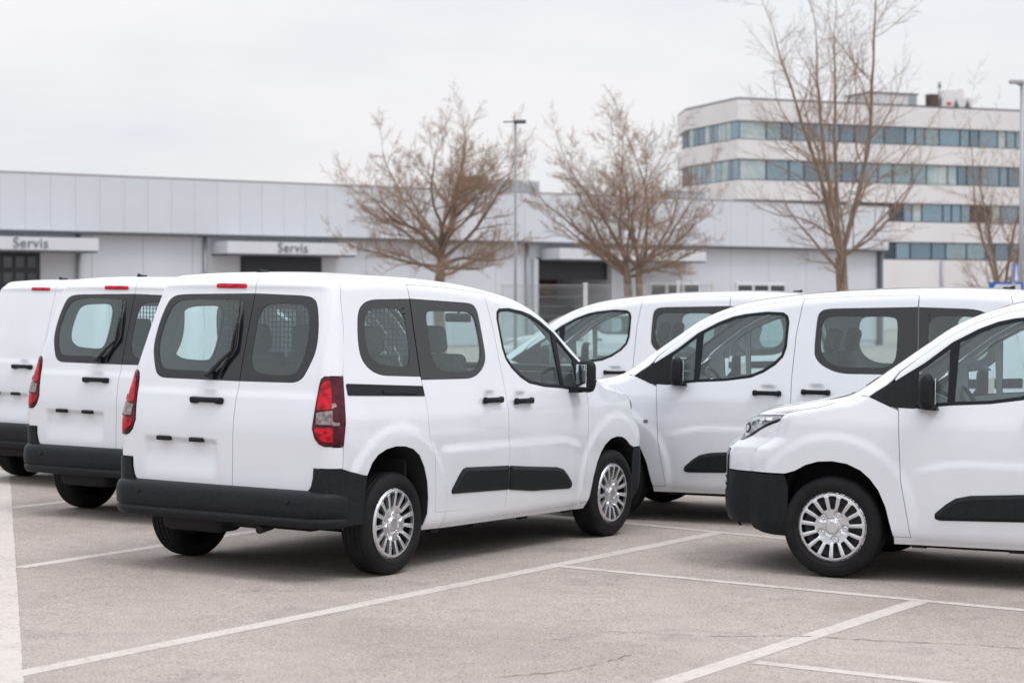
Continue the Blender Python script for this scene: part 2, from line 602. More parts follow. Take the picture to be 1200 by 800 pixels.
class Skin:
    """one mesh made of patches of the van shell, with exact normals"""
    def __init__(s):
        s.v = []; s.n = []; s.f = []; s.mi = []; s.k = 0

    def _add(s, v, n, f, mi):
        s.v.append(v); s.n.append(n); s.f.append(f + s.k); s.mi += [mi] * len(f); s.k += len(v)

    def patch(s, face, outer, holes=(), gap=.0025, sp=.03, off=0.0, skirt=.012, mi=0, side=-1, raw=False):
        """outer / holes: outlines in the plane the face is seen in. side = -1 right, +1 left (mirrored; 'side' only)"""
        loops = []
        for q, lp in enumerate([outer] + list(holes)):
            p = resample(lp, min(sp, .02))
            p = inset(p, gap if q == 0 else -gap)
            p = p if raw else inverse(face, p)
            p, _ = clampf(face, p)
            keep = [0]
            for i in range(1, len(p)):
                if np.linalg.norm(p[i] - p[keep[-1]]) > 1e-4: keep.append(i)
            if np.linalg.norm(p[keep[-1]] - p[0]) < 1e-4: keep.pop()
            loops.append(p[keep])
        v2, f = cdt(loops, sp)
        _, held = clampf(face, v2)
        e = .0015
        P = fmap(face, v2)
        ta = fmap(face, v2 + [e, 0]) - fmap(face, v2 - [e, 0]); tb = fmap(face, v2 + [0, e]) - fmap(face, v2 - [0, e])
        n = np.cross(ta, tb); n /= np.maximum(np.linalg.norm(n, axis=1, keepdims=True), 1e-12)
        # outward: side (+y before mirroring) / rear -x / front +x / top +z
        ref = {'side': (0, 1, 0), 'rear': (-1, 0, 0), 'front': (1, 0, 0), 'top': (0, 0, 1)}[face]
        if np.sum(n @ np.array(ref)) < 0: n = -n
        V = P + n * off
        # orient the triangles along the normals
        fn = np.cross(V[f[:, 1]] - V[f[:, 0]], V[f[:, 2]] - V[f[:, 0]])
        w = np.sum(fn * n[f].mean(1), axis=1) < 0
        f = f.copy(); f[w] = f[w][:, ::-1]
        if face == 'side' and side < 0:
            V = V * [1, -1, 1]; n = n * [1, -1, 1]; f = f[:, ::-1]
        s._add(V, n, f, mi)
        if skirt:
            cnt = {}
            for t in f:
                for a, b in ((t[0], t[1]), (t[1], t[2]), (t[2], t[0])):
                    k = (min(a, b), max(a, b))
                    cnt[k] = None if k in cnt else (a, b)
            be = [c for c in cnt.values() if c is not None and not (held[c[0]] and held[c[1]])]
            if be:
                be = np.array(be); A, B = V[be[:, 0]], V[be[:, 1]]; nA, nB = n[be[:, 0]], n[be[:, 1]]
                lat = np.cross(B - A, (nA + nB) / 2); lat /= np.maximum(np.linalg.norm(lat, axis=1, keepdims=True), 1e-12)
                m = len(be)
                vv = np.concatenate([A, B, B - nB * skirt, A - nA * skirt]); i = np.arange(m)
                ff = np.stack([np.stack([i, i + 3 * m, i + 2 * m], 1), np.stack([i, i + 2 * m, i + m], 1)], 1).reshape(-1, 3)
                s._add(vv, np.concatenate([lat] * 4), ff, mi)
        return s

    def mesh(s, name, mats):
        me = bpy.data.meshes.new(name)
        V = np.concatenate(s.v); F = np.concatenate(s.f); n = np.concatenate(s.n)
        me.from_pydata(V.tolist(), [], F.tolist())
        for m in (mats if isinstance(mats, (list, tuple)) else [mats]): me.materials.append(m)
        me.polygons.foreach_set('material_index', s.mi)
        me.polygons.foreach_set('use_smooth', [True] * len(F))
        me.normals_split_custom_set_from_vertices(n.tolist())
        me.update()
        return me


# ------------------------------------------------------------------ van outlines (x forward from the rear axle, z up; right side)
SEAM_R = [(-.325, 1.88), (-.355, 1.80), (-.378, 1.727), (-.400, 1.53), (-.468, 1.275), (-.545, .83), (-.548, .695)]
FSEAM = [(2.268, .292), (2.334, .65), (2.35, .917), (2.36, 1.07)]
BSEAM = [(1.19, 1.778), (1.205, 1.70), (1.243, 1.498), (1.277, 1.153), (1.27, .925), (1.272, .712), (1.243, .33)]
SSEAM = [(.40, .362), (.372, .715), (.325, .85), (.312, .96), (.318, 1.09), (.306, 1.21)]
ARCH_R = [(-.36, .40), (-.349, .58), (-.335, .645), (-.29, .72), (-.235, .766), (-.15, .797), (-.05, .810), (.05, .805), (.14, .783), (.21, .74), (.265, .665), (.305, .57), (.325, .46), (.325, .36), (.305, .255)]
ARCH_F = [(2.392, .25), (2.412, .36), (2.44, .47), (2.485, .57), (2.54, .64), (2.60, .69), (2.69, .728), (2.785, .740), (2.88, .733), (2.96, .708), (3.03, .668), (3.065, .640), (3.10, .58), (3.125, .48), (3.13, .36), (3.127, .25)]
QWIN = [(.300, 1.229), (-.150, 1.245), (-.274, 1.307), (-.318, 1.401), (-.29, 1.60), (-.245, 1.672), (-.143, 1.715), (.297, 1.724)]
QPANE = smooth_loop([(-.215, 1.60), (-.15, 1.655), (.20, 1.665), (.222, 1.50), (.205, 1.31), (.13, 1.295), (-.14, 1.315), (-.24, 1.395)], .05)
SWIN = [(.306, 1.21), (.906, 1.205), (1.04, 1.262), (1.095, 1.328), (1.098, 1.40), (1.078, 1.63), (1.06, 1.675), (1.013, 1.702), (.302, 1.724)]
SPANE = smooth_loop([(.455, 1.615), (.49, 1.648), (.98, 1.645), (1.035, 1.60), (1.053, 1.39), (1.01, 1.305), (.90, 1.255), (.54, 1.258), (.468, 1.32)], .04)
FWIN = [(2.545, 1.150), (2.40, 1.090), (2.26, 1.086), (2.04, 1.112), (1.80, 1.128), (1.60, 1.158), (1.50, 1.200), (1.405, 1.262), (1.345, 1.325), (1.318, 1.40), (1.300, 1.60), (1.312, 1.645), (1.345, 1.668), (1.475, 1.672), (1.65, 1.652), (1.75, 1.63), (1.87, 1.583), (2.03, 1.498), (2.20, 1.368), (2.38, 1.248)]
FPANE = [(2.015, 1.135), (1.80, 1.148), (1.61, 1.178), (1.51, 1.22), (1.42, 1.278), (1.362, 1.338), (1.338, 1.41), (1.322, 1.59), (1.333, 1.632), (1.362, 1.648), (1.475, 1.652), (1.64, 1.632), (1.745, 1.608), (1.86, 1.563), (1.985, 1.497)]
FQPANE = [(2.235, 1.108), (2.06, 1.130), (2.045, 1.458), (2.19, 1.350), (2.228, 1.318)]
DTOP = [(1.19, 1.778), (1.48, 1.737), (1.70, 1.69), (1.88, 1.628), (2.05, 1.535), (2.22, 1.408), (2.42, 1.266)]
STOP = [(.297, 1.812), (.34, 1.817), (.714, 1.806), (1.19, 1.778)]
HSEAM = [(2.60, 1.153), (2.74, 1.113), (2.866, 1.073), (3.0, 1.050), (3.10, 1.024)]
HL_SIDE = [(3.116, 1.031), (3.150, .97), (3.20, .92), (3.255, .883), (3.32, .862), (3.36, .857)]

def shift(lp):
    return [(x + .013 + .027 * min(1, max(0, (z - 1.15) / .5)) + (.010 if x > 2.2 and z > 1.08 else 0), z + .005 * min(1, max(0, (z - .3) / .9))) for x, z in lp]


QWIN, QPANE, SWIN, SPANE, FWIN, FPANE, FQPANE = [shift(q) for q in (QWIN, QPANE, SWIN, SPANE, FWIN, FPANE, FQPANE)]
FSEAM, BSEAM, SSEAM, DTOP, STOP, HSEAM = [shift(q) for q in (FSEAM, BSEAM, SSEAM, DTOP, STOP, HSEAM)]
QWIN = round_chain(QWIN, .05); SWIN = round_chain(SWIN, .05)
HOLE = SSEAM[:-1] + QWIN + STOP + DTOP[1:] + [FWIN[0]] + [FWIN[1]] + FSEAM[::-1]
BODY = SEAM_R[::1] + [(-.40, .652)] + ARCH_R[2:] + [(.60, .247), (2.38, .238), (2.385, .285)] + FSEAM[:1] + []
FDOOR = BSEAM[::-1] + DTOP[1:] + [FWIN[0], FWIN[1]] + FSEAM[::-1]
SDOOR = SSEAM + SWIN[1:] + STOP[:-1] + BSEAM

RWIN_R = [(-.11, 1.205), (-.578, 1.208), (-.628, 1.31), (-.66, 1.41), (-.645, 1.56), (-.605, 1.69), (-.565, 1.725), (-.50, 1.737), (-.11, 1.747)]
RWIN_R = round_chain(RWIN_R, .04)
RPANE_R = smooth_loop([(-.172, 1.60), (-.205, 1.685), (-.50, 1.69), (-.565, 1.62), (-.585, 1.45), (-.565, 1.32), (-.52, 1.25), (-.24, 1.255), (-.172, 1.32)], .05)
RPANE_L = smooth_loop([(-.045, 1.66), (-.02, 1.71), (.47, 1.705), (.555, 1.675), (.60, 1.55), (.612, 1.42), (.58, 1.31), (.53, 1.262), (.10, 1.262), (.02, 1.33)], .05)
LIGHT_Z = (.832, 1.250)


def mir(lp): return [(-a, b) for a, b in lp]


CACHE = {}


def part(parent, name, key, fn, label=None):
    """a part of a van; equal parts of several vans share their mesh"""
    if key not in CACHE: CACHE[key] = fn()
    o = link(name, CACHE[key], parent)
    if label: o['label'] = label
    return o


def below_roof(lp): return lp


def body_mesh(side_list=(-1, 1)):
    s = Skin()
    outer = [(-.315, 2.1)] + SEAM_R + [(-.40, .652)] + ARCH_R[2:] + [(.60, .247), (1.5, .242), (2.392, .236), (2.388, .284), (2.281, .284)] + \
            [(2.279, .286)] + FSEAM[1:] + [FWIN[1], FWIN[0], (2.635, 1.162), (2.665, 1.5)] + [(2.3, 2.0), (1.5, 2.1)]
    hole = [(.415, .364)] + SSEAM[1:-1] + QWIN + STOP + DTOP[1:-1] + shift([(2.362, 1.306), (2.395, 1.258), (2.43, 1.226), (2.50, 1.181), (2.539, 1.152), (2.398, 1.094)]) + shift([(2.352, 1.07), (2.342, .917), (2.326, .65), (2.262, .300)])
    for sd_ in side_list:
        s.patch('side', outer, [hole], gap=.0012, sp=.026, side=sd_)
    # roof skin and the two screen pillars
    def xe(x, y): return x + .12 * (1 - (y / .75) ** 2)
    ys = np.linspace(-.95, .95, 41)
    front = [(xe(1.70, y), y) for y in ys if abs(y) <= .585]
    roof = [(-.9, .95), (-.9, -.95), (1.5, -.95), (1.75, -.95)]
    pr = [(2.0, -.95), (2.3, -.95), (2.645, -.95), (2.70, -.80), (2.708, -.715), (xe(2.57, -.700), -.700), (xe(2.3, -.655), -.655), (xe(2.0, -.62), -.62), (xe(1.80, -.597), -.597)]
    outer = roof + pr + front + [(x, -y) for x, y in pr[::-1]] + [(1.75, .95), (1.5, .95)]
    s.patch('top', outer, gap=0, sp=.04, raw=True)
    return s.mesh('body', M['paint'])


def gz_lot(x): return -.01388 * (x + 1)


def add_van(name, label, pose, dz=0.0, cargo=False, repeater=False, spin=0.0, zscale=1.0, group='white vans parked in rows on the asphalt'):
    van = thing(name, label, 'van', (pose[0], pose[1], gz_lot(pose[0])), 0, group)
    up = Vector((.01388, 0, 1)).normalized()
    fw = Vector((math.cos(pose[2]), math.sin(pose[2]), 0)); fw = (fw - up * fw.dot(up)).normalized()
    van.rotation_euler = Matrix((fw, up.cross(fw), up)).transposed().to_euler()
    van.scale = (1, 1, zscale)
    part(van, 'body', 'body', body_mesh)
    for sd_, nm in ((-1, 'r'), (1, 'l')):
        # front door
        def fdoor():
            s = Skin(); s.patch('side', FDOOR, [inset(resample(FWIN, .03), .004)], sp=.024, side=sd_)
            return s.mesh('front_door', M['paint'])
        # the triangle ahead of the seam belongs to the window trim, so the door stops at the trim
        d = part(van, 'front_door', 'front_door' + nm, lambda: Skin().patch('side', BSEAM[::-1] + DTOP[1:-1] + shift([(2.350, 1.306), (2.378, 1.268)]) + FWIN[19:20] + FWIN[18:3:-1] + FWIN[3:1:-1] + shift([(2.355, 1.088)]) + FSEAM[::-1], sp=.024, side=sd_).mesh('front_door', M['paint']))
        part(d, 'cladding_strip', 'fclad' + nm, lambda: clad_mesh2([(1.2745, .448), (1.2745, .612), (1.575, .588), (1.90, .566), (1.99, .545), (2.05, .505), (2.118, .445), (2.118, .412), (2.085, .402), (1.58, .418)], sd_))
        part(d, 'handle', 'fhandle' + nm, lambda: handle_side(1.473, 1.046, sd_))
        # sliding door
        d = part(van, 'sliding_door', 'sliding_door' + nm, lambda: Skin().patch('side', SSEAM + SWIN[1:-1] + [(.343, 1.729)] + STOP[:-1] + BSEAM, sp=.024, side=sd_).mesh('sliding_door', M['paint']))
        part(d, 'cladding_strip', 'sclad' + nm, lambda: clad_mesh2([(.578, .468), (.576, .495), (.66, .59), (.70, .624), (.74, .632), (1.2675, .613), (1.2675, .449)], sd_))
        part(d, 'handle', 'shandle' + nm, lambda: handle_side(1.090, 1.063, sd_))
        part(van, 'door_rail', 'rail' + nm, lambda: rail_mesh(sd_))
        # windows
        if cargo:
            part(van, 'side_panel', 'qinfill' + nm, lambda: Skin().patch('side', QWIN, sp=.04, off=-.004, side=sd_).mesh('side_panel', M['paint']))
            part(van, 'side_panel', 'sinfill' + nm, lambda: Skin().patch('side', SWIN, sp=.04, off=-.004, side=sd_).mesh('side_panel', M['paint']))
        else:
            wq = part(van, 'quarter_window', 'qwin' + nm, lambda: Skin().patch('side', QWIN, [QPANE], sp=.04, off=-.001, side=sd_).mesh('quarter_window', M['frit']))
            part(wq, 'pane', 'qpane' + nm, lambda: Skin().patch('side', QPANE, gap=-.006, sp=.06, off=-.004, skirt=0, side=sd_).mesh('pane', M['glass']))
            ws = part(van, 'sliding_door_window', 'swin' + nm, lambda: Skin().patch('side', SWIN, [SPANE], sp=.04, off=-.001, side=sd_).mesh('sliding_door_window', M['frit']))
            part(ws, 'pane', 'span' + nm, lambda: Skin().patch('side', SPANE, gap=-.006, sp=.06, off=-.004, skirt=0, side=sd_).mesh('pane', M['glass']))
        wf = part(van, 'front_window', 'fwin' + nm, lambda: Skin().patch('side', FWIN, [FPANE, FQPANE], gap=.001, sp=.03, off=.002, side=sd_).mesh('front_window', M['black']))
        part(wf, 'pane', 'fpane' + nm, lambda: Skin().patch('side', FPANE, gap=-.006, sp=.06, off=-.006, skirt=0, side=sd_).patch('side', FQPANE, gap=-.006, sp=.06, off=-.006, skirt=0, side=sd_).mesh('pane', M['glass']))
        # front wing
        part(van, 'front_wing', 'wing' + nm, lambda: wing_mesh(sd_))
        for q_ in (0, 1): part(van, 'wheel_arch_liner', 'tub%s%d' % (nm, q_), lambda: tub_mesh(sd_, q_))
        hl = part(van, 'headlight', 'headlight' + nm, lambda: headlight_mesh(sd_))
        part(hl, 'lens', 'hlens' + nm, lambda: headlens_mesh(sd_))
        mr = part(van, 'mirror', 'mirror' + nm, lambda: mirror_mesh(sd_))
        part(mr, 'mirror_glass', 'mglass' + nm, lambda: mirror_glass(sd_))
        tl = part(van, 'tail_light', 'tail' + nm, lambda: tail_mesh(sd_))
        part(tl, 'reversing_lens', 'revlens' + nm, lambda: rev_mesh(sd_))
        # wheels
        for xw in (0.0, 2.785):
            wh = part(van, 'wheel', 'tyre', tyre_mesh)
            wh.location = (xw, sd_ * .782, .322)
            st = 0.0 if xw == 0 else (0.0)
            wh.rotation_euler = (0, spin + xw * .6, st if sd_ < 0 else math.pi + st)
            part(wh, 'wheel_trim', 'hubcap', hubcap_mesh)
            part(wh, 'brake_drum', 'drum', drum_mesh)
    if repeater:
        part(van, 'side_repeater', 'repeater', lambda: repeater_mesh(1))
    # rear
    for side_, nm in ((-1, 'R'), (1, 'L')):
        dr = part(van, 'rear_door', 'rdoor%s%d' % (nm, cargo), lambda: rear_door(side_, cargo))
        if not cargo:
            win = RWIN_R if side_ < 0 else [(-.11 if a == -.11 else -a, b) for a, b in RWIN_R]
            pane = RPANE_R if side_ < 0 else RPANE_L
            ww = part(van, 'rear_window', 'rwin' + nm, lambda: Skin().patch('rear', win, [pane], sp=.04, off=-.001).mesh('rear_window', M['frit']))
            part(ww, 'pane', 'rpane' + nm, lambda: Skin().patch('rear', pane, gap=-.006, sp=.06, off=-.004, skirt=0).mesh('pane', M['glass']))
        if side_ > 0:
            part(dr, 'door_handle', 'rhandle', rear_handle)
            part(dr, 'plate_lamp', 'plamp1', lambda: plate_lamp(.455))
            part(dr, 'plate_lamp', 'plamp2', lambda: plate_lamp(.185))
            part(dr, 'brake_light', 'brake', lambda: Skin().patch('rear', smooth_loop([(.207, 1.782), (.207, 1.808), (-.038, 1.807), (-.038, 1.780)], .008), gap=0, sp=.02, off=.006).mesh('brake_light', M['red']))
            if not cargo:
                part(van, 'rear_wiper', 'wiper', wiper_mesh)
    part(van, 'rear_bumper', 'rbumper', rear_bumper)
    part(van, 'front_bumper', 'fbumper', front_bumper)
    part(van, 'nose_panel', 'nose', nose_mesh)
    part(van, 'grille', 'grille', grille_mesh)
    part(van, 'bonnet', 'bonnet', bonnet_mesh)
    ws = part(van, 'windscreen', 'wscreen', lambda: screen_mesh(False))
    part(ws, 'pane', 'wspane', lambda: screen_mesh(True))
    part(van, 'cowl', 'cowl', cowl_mesh)
    part(van, 'aerial', 'aerial', aerial_mesh)
    part(van, 'underbody', 'under', under_mesh)
    part(van, 'interior_lining', 'liner%d' % cargo, lambda: liner_mesh(cargo))
    part(van, 'load_floor', 'floor', lambda: MB().box((-.56, -.80, .50), (2.3, .80, .54)).mesh('load_floor', M['dash']))
    part(van, 'dashboard', 'dash', dash_mesh)
    part(van, 'steering_wheel', 'steer', steer_mesh)
    part(van, 'inner_mirror', 'imirror', lambda: MB().rbox((2.00, 0, 1.605), (.03, .22, .065), .014).tube([(2.00, 0, 1.63), (2.03, 0, 1.69)], .01).mesh('inner_mirror', M['dash']))
    for y in (-.40, .40):
        part(van, 'seat', 'fseat%g' % y, lambda: seat_mesh(1.48, y, .52))
    if not cargo:
        for y in (-.46, 0, .46):
            part(van, 'seat', 'rseat%g' % y, lambda: seat_mesh(.66, y, .44))
    gp = part(van, 'partition', 'partition', lambda: MB().box((.24, -.78, .54), (.26, .78, 1.27)).box((.24, -.73, 1.69), (.26, .73, 1.73)).mesh('partition', M['dash']))
    part(gp, 'wire_grid', 'wiregrid', wiregrid_mesh)
    return van


def clad_mesh2(lp, sd_):
    return clad_mesh(shift(lp), sd_)


def clad_mesh(lp, sd_):
    s = Skin()
    p = resample(smooth_loop(lp, .006, 2), .02)
    q = inset(p, .024)
    s.patch('side', p, gap=.001, sp=.03, off=.005, skirt=.010, side=sd_)
    s.patch('side', q, gap=0, sp=.03, off=.017, skirt=0, side=sd_)

    def lift(loop, off):
        c = inverse('side', loop); P = fmap('side', c); e = .002
        n = np.cross(fmap('side', c + [0, e]) - P, fmap('side', c + [e, 0]) - P); n /= np.linalg.norm(n, axis=1, keepdims=True)
        n *= np.sign(n[:, 1:2])
        V = P + n * off; V[:, 1] *= sd_
        return V
    A = lift(inset(p, .002), .005); B = lift(q, .0172); i = np.arange(len(p)); j = (i + 1) % len(p)
    V = np.concatenate([A, A[j], B[j], B]); m = len(p)
    fn = np.cross(A[j] - A, B - A); fn /= np.maximum(np.linalg.norm(fn, axis=1, keepdims=True), 1e-9); fn *= np.sign(fn[:, 1:2] * sd_)
    F = np.stack([np.stack([i, i + m, i + 2 * m], 1), np.stack([i, i + 2 * m, i + 3 * m], 1)], 1).reshape(-1, 3)
    w_ = np.sum(np.cross(V[F[:, 1]] - V[F[:, 0]], V[F[:, 2]] - V[F[:, 0]]) * np.repeat(fn, 2, 0), axis=1) < 0
    F[w_] = F[w_][:, ::-1]
    s._add(V, np.concatenate([fn] * 4), F, 0)
    return s.mesh('cladding_strip', M['black'])


def P_side(x, z, sd_, off=0.0):
    p = fmap('side', inverse('side', [(x, z)]))[0]
    return Vector((p[0], sd_ * (p[1] + off), p[2]))


def P_rear(y, z, off=0.0):
    p = fmap('rear', inverse('rear', [(y, z)]))[0]
    return Vector((p[0] - off, p[1], p[2]))


def handle_side(x, z, sd_):
    m = MB()
    a = P_side(x, z - .02, sd_, .026)
    a.z = z
    m.rbox(a, (.205, .026, .036), .012)
    m.rbox(a + Vector((.095, -sd_ * .008, 0)), (.04, .034, .044), .014)
    m.rbox(a + Vector((-.095, -sd_ * .008, 0)), (.04, .034, .044), .014)
    return m.mesh('handle', M['black'])


def rail_mesh(sd_):
    s = Skin()
    lp = [(-.462, 1.135), (-.462, 1.200), (-.449, 1.206), (.322, 1.174), (.322, 1.110)]
    s.patch('side', lp, gap=0, sp=.03, off=.004, skirt=.004, side=sd_)
    s.patch('side', [(-.12, 1.138), (-.12, 1.157), (.24, 1.142), (.24, 1.123)], gap=0, sp=.05, off=.010, skirt=.006, side=sd_)
    return s.mesh('door_rail', M['black'])


def wing_mesh(sd_):
    s = Skin()
    outer = [(2.279, .286)] + FSEAM[1:] + [FWIN[1], FWIN[0]] + HSEAM + [(3.70, 1.020), (3.70, .644), (3.10, .646)] + ARCH_F[::-1][5:-1] + [(2.392, .286)]
    s.patch('side', outer, gap=.0022, sp=.024, side=sd_)
    return s.mesh('front_wing', M['paint'])


HLF = [(.570, .852), (.498, .962), (.525, .977), (.651, 1.000), (.79, 1.016), (.828, 1.020), (.788, .970), (.755, .934), (.695, .872), (.664, .848), (.635, .836), (.595, .836)]


def nose_mesh():
    s = Skin()
    r = [(.95, 1.020), (.831, 1.020)] + HLF[6:] + [(.589, .830), (.563, .852), (.493, .955), (.45, .950)]
    s.patch('front', [(-.95, .644)] + [(-y, z) for y, z in r] + [(0, .938)] + r[::-1] + [(.95, .644), (.62, .644), (.60, .775), (-.60, .775), (-.62, .644)], gap=.002, sp=.025)
    s.patch('front', [(-.95, .66), (-.95, 1.01), (.95, 1.01), (.95, .66), (.5, .8), (-.5, .8)], gap=0, sp=.06, off=-.012, skirt=0)
    for sd_ in (-1, 1): s.patch('side', [(3.0, .70), (3.7, .70), (3.7, 1.0), (3.0, 1.0)], gap=0, sp=.06, off=-.012, skirt=0, side=sd_)
    return s.mesh('nose_panel', M['paint'])


def grille_mesh():
    s = Skin()
    s.patch('front', [(-.61, .50), (-.592, .77), (.592, .77), (.61, .50)], gap=.003, sp=.04, off=0)
    for k in range(2):
        z = .53 + k * .05
        s.patch('front', [(-.54, z), (-.54, z + .016), (.54, z + .016), (.54, z)], gap=0, sp=.05, off=.006, skirt=.008)
    return s.mesh('grille', M['gloss_black'])


def front_bumper():
    s = Skin()
    for sd_ in (-1, 1):
        s.patch('side', [(3.10, .640), (3.70, .640), (3.70, .308), (3.42, .300), (3.26, .256), (3.18, .246), (3.08, .244)] + [(3.078, .34), (3.074, .56)], gap=.002, sp=.03, off=.004, side=sd_)
    s.patch('front', [(-.95, .308), (-.95, .64), (-.625, .64), (-.615, .495), (.615, .495), (.625, .64), (.95, .64), (.95, .308)], gap=.002, sp=.04, off=.004)
    s.patch('front', [(-.62, .255), (-.62, .306), (.62, .306), (.62, .255)], gap=.002, sp=.04, off=-.02)
    return s.mesh('front_bumper', M['black'])


def bonnet_mesh():
    s = Skin()
    def xe(x, y): return x + .12 * (1 - (y / .75) ** 2)
    ys = np.linspace(-.70, .70, 15)
    outer = [(2.657, -.95), (4, -.95), (4, .95), (2.657, .95)] + [(xe(2.70, y), y) for y in ys[::-1]]
    s.patch('top', outer, gap=0, sp=.035, raw=True)
    for sd_ in (-1, 1):
        s.patch('side', [(2.657, 1.4), (2.657, 1.150)] + HSEAM[1:] + [(3.7, 1.023), (3.7, 1.3)], gap=.003, sp=.025, side=sd_)
    s.patch('front', [(-.95, 1.3), (-.95, 1.023), (-.83, 1.023), (-.651, 1.005), (-.51, .978), (-.45, .952), (0, .942), (.45, .952), (.51, .978), (.651, 1.005), (.83, 1.023), (.95, 1.023), (.95, 1.3)], gap=.0025, sp=.03)
    return s.mesh('bonnet', M['paint'])


def headlight_mesh(sd_):
    s = Skin()
    s.patch('front', [(sd_ * y, z) for y, z in HLF], gap=.002, sp=.02, off=.002)
    return s.mesh('headlight', M['gloss_black'])


def headlens_mesh(sd_):
    s = Skin()
    g = lambda l: [(sd_ * y, z) for y, z in l]
    s.patch('front', g(smooth_loop([(.580, .868), (.520, .955), (.535, .966), (.651, .986), (.795, 1.008), (.785, .985), (.748, .942), (.690, .890), (.655, .862), (.61, .856)], .012)), gap=0, sp=.02, off=.006, skirt=.006)
    s.patch('front', g(smooth_loop([(.592, .880), (.556, .935), (.62, .955), (.662, .925), (.645, .885)], .012)), gap=0, sp=.02, off=.009, skirt=.004, mi=1)
    s.patch('front', g(smooth_loop([(.600, .893), (.580, .925), (.618, .938), (.640, .918), (.630, .896)], .01)), gap=0, sp=.02, off=.012, skirt=.004, mi=2)
    for k in range(4):
        y = .672 + k * .026
        s.patch('front', g([(y, .912 + k * .018), (y - .004, .962 + k * .009), (y + .018, .966 + k * .009), (y + .020, .920 + k * .018)]), gap=0, sp=.02, off=.0095, skirt=.004, mi=2)
    return s.mesh('lens', [M['headlamp'], M['wheel_dark'], M['chrome'], M['gloss_black']])


def tail_loops(sd_, m=0.0):
    z0, z1 = LIGHT_Z
    side = [(-.9, z0 + m), (-.548 - m, z0 + m), (-.53 - m, .95), (-.475 - m, z1 - m), (-.9, z1 - m)]
    rear = [(-.95, z0 + m), (-.80, z0 + m), (-.765 - m, .845), (-.735 - m, .875), (-.712 - m, .935), (-.718 - m, 1.02), (-.727 - m, 1.20), (-.733 - m, 1.232), (-.752, z1 - m), (-.95, z1 - m)]
    if sd_ > 0: rear = mir(rear)
    return side, rear


def tail_mesh(sd_):
    s = Skin()
    a, b = tail_loops(sd_)
    s.patch('side', a, gap=.003, sp=.02, off=.006, skirt=.02, side=sd_, mi=1)
    s.patch('rear', b, gap=.003, sp=.02, off=.006, skirt=.02, mi=1)
    g = (lambda l: l) if sd_ < 0 else mir
    # bright red chambers, upper and lower
    s.patch('rear', g(smooth_loop([(-.95, 1.07), (-.775, 1.05), (-.735, 1.045), (-.742, 1.19), (-.762, 1.222), (-.95, 1.232)], .012)), gap=0, sp=.02, off=.010, skirt=.005, mi=0)
    s.patch('side', [(-.9, 1.07), (-.585, 1.085), (-.575, 1.232), (-.9, 1.235)], gap=0, sp=.02, off=.010, skirt=.005, side=sd_, mi=0)
    s.patch('rear', g(smooth_loop([(-.95, .86), (-.80, .858), (-.745, .895), (-.735, .925), (-.738, .945), (-.95, .945)], .012)), gap=0, sp=.02, off=.010, skirt=.005, mi=0)
    s.patch('side', [(-.9, .86), (-.612, .862), (-.605, .945), (-.9, .945)], gap=0, sp=.02, off=.010, skirt=.005, side=sd_, mi=0)
    return s.mesh('tail_light', [M['red'], M['dark_red']])


def rev_mesh(sd_):
    s = Skin()
    g = (lambda l: l) if sd_ < 0 else mir
    s.patch('rear', g([(-.95, .962), (-.745, .962), (-.740, 1.030), (-.80, 1.042), (-.95, 1.055)]), gap=0, sp=.02, off=.013, skirt=.008)
    s.patch('side', [(-.9, .962), (-.62, .955), (-.575, .957), (-.572, .974), (-.62, .982), (-.640, 1.0), (-.636, 1.030), (-.565, 1.070), (-.570, 1.090), (-.63, 1.073), (-.9, 1.055)], gap=0, sp=.02, off=.013, skirt=.008, side=sd_)
    return s.mesh('reversing_lens', M['clear'])


def rear_door(side_, cargo):
    s = Skin()
    base = [(-.11, .552), (-.665, .550), (-.69, .556), (-.712, .585), (-.726, .640), (-.728, .697), (-.95, .697), (-.95, 2.1), (-.11, 2.1)]
    hole = RWIN_R
    if side_ > 0:
        base = [(-.11 if a == -.11 else -a, b) for a, b in base]
        hole = [(-.11 if a == -.11 else -a, b) for a, b in hole]
    _, lr = tail_loops(side_)
    # cut the lamp and the window out of the outline: both touch its edge, so they are notches
    sg = 1 if side_ < 0 else -1
    lamp = [(p[0], p[1]) for p in lr]
    lower = base[:7]; upper = base[7:]
    out = list(lower) + lamp + list(upper)
    if cargo:
        s.patch('rear', out, sp=.022)
    else:
        # window notch lies on the split line
        out = out + [(-.11, 1.7475)] + hole[::-1][1:-1] + [(-.11, 1.2045)]
        s.patch('rear', out, sp=.022)
    ls, _ = tail_loops(side_)
    strip = [(-.9, .697), (-.548, .697), (-.547, .828), (-.9, .828)]
    s.patch('side', strip, sp=.02, side=side_)
    strip = [(-.9, 1.252), (-.472, 1.252), (-.468, 1.275), (-.430, 1.40)] + SEAM_R[:4][::-1] + [(-.315, 2.1), (-.9, 2.1)]
    s.patch('side', strip, sp=.02, side=side_)
    strip = [(-1.2, -.95), (-1.2, .95)]
    # the door top rolls a few centimetres on to the roof line
    return s.mesh('rear_door', M['paint'])


def rear_handle():
    m = MB()
    p = P_rear(.115, 1.07, .022); p.z = 1.082
    m.rbox(p, (.03, .25, .034), .012)
    m.rbox(p + Vector((.012, .10, -.004)), (.04, .06, .042), .014)
    m.rbox(p + Vector((.012, -.10, -.004)), (.04, .06, .042), .014)
    return m.mesh('door_handle', M['black'])


def plate_lamp(y):
    m = MB()
    p = P_rear(y, .83); p = Vector((X_rear(.83) + .004, y, .829))
    m.rbox(p, (.035, .11, .028), .007)
    return m.mesh('plate_lamp', M['black'])


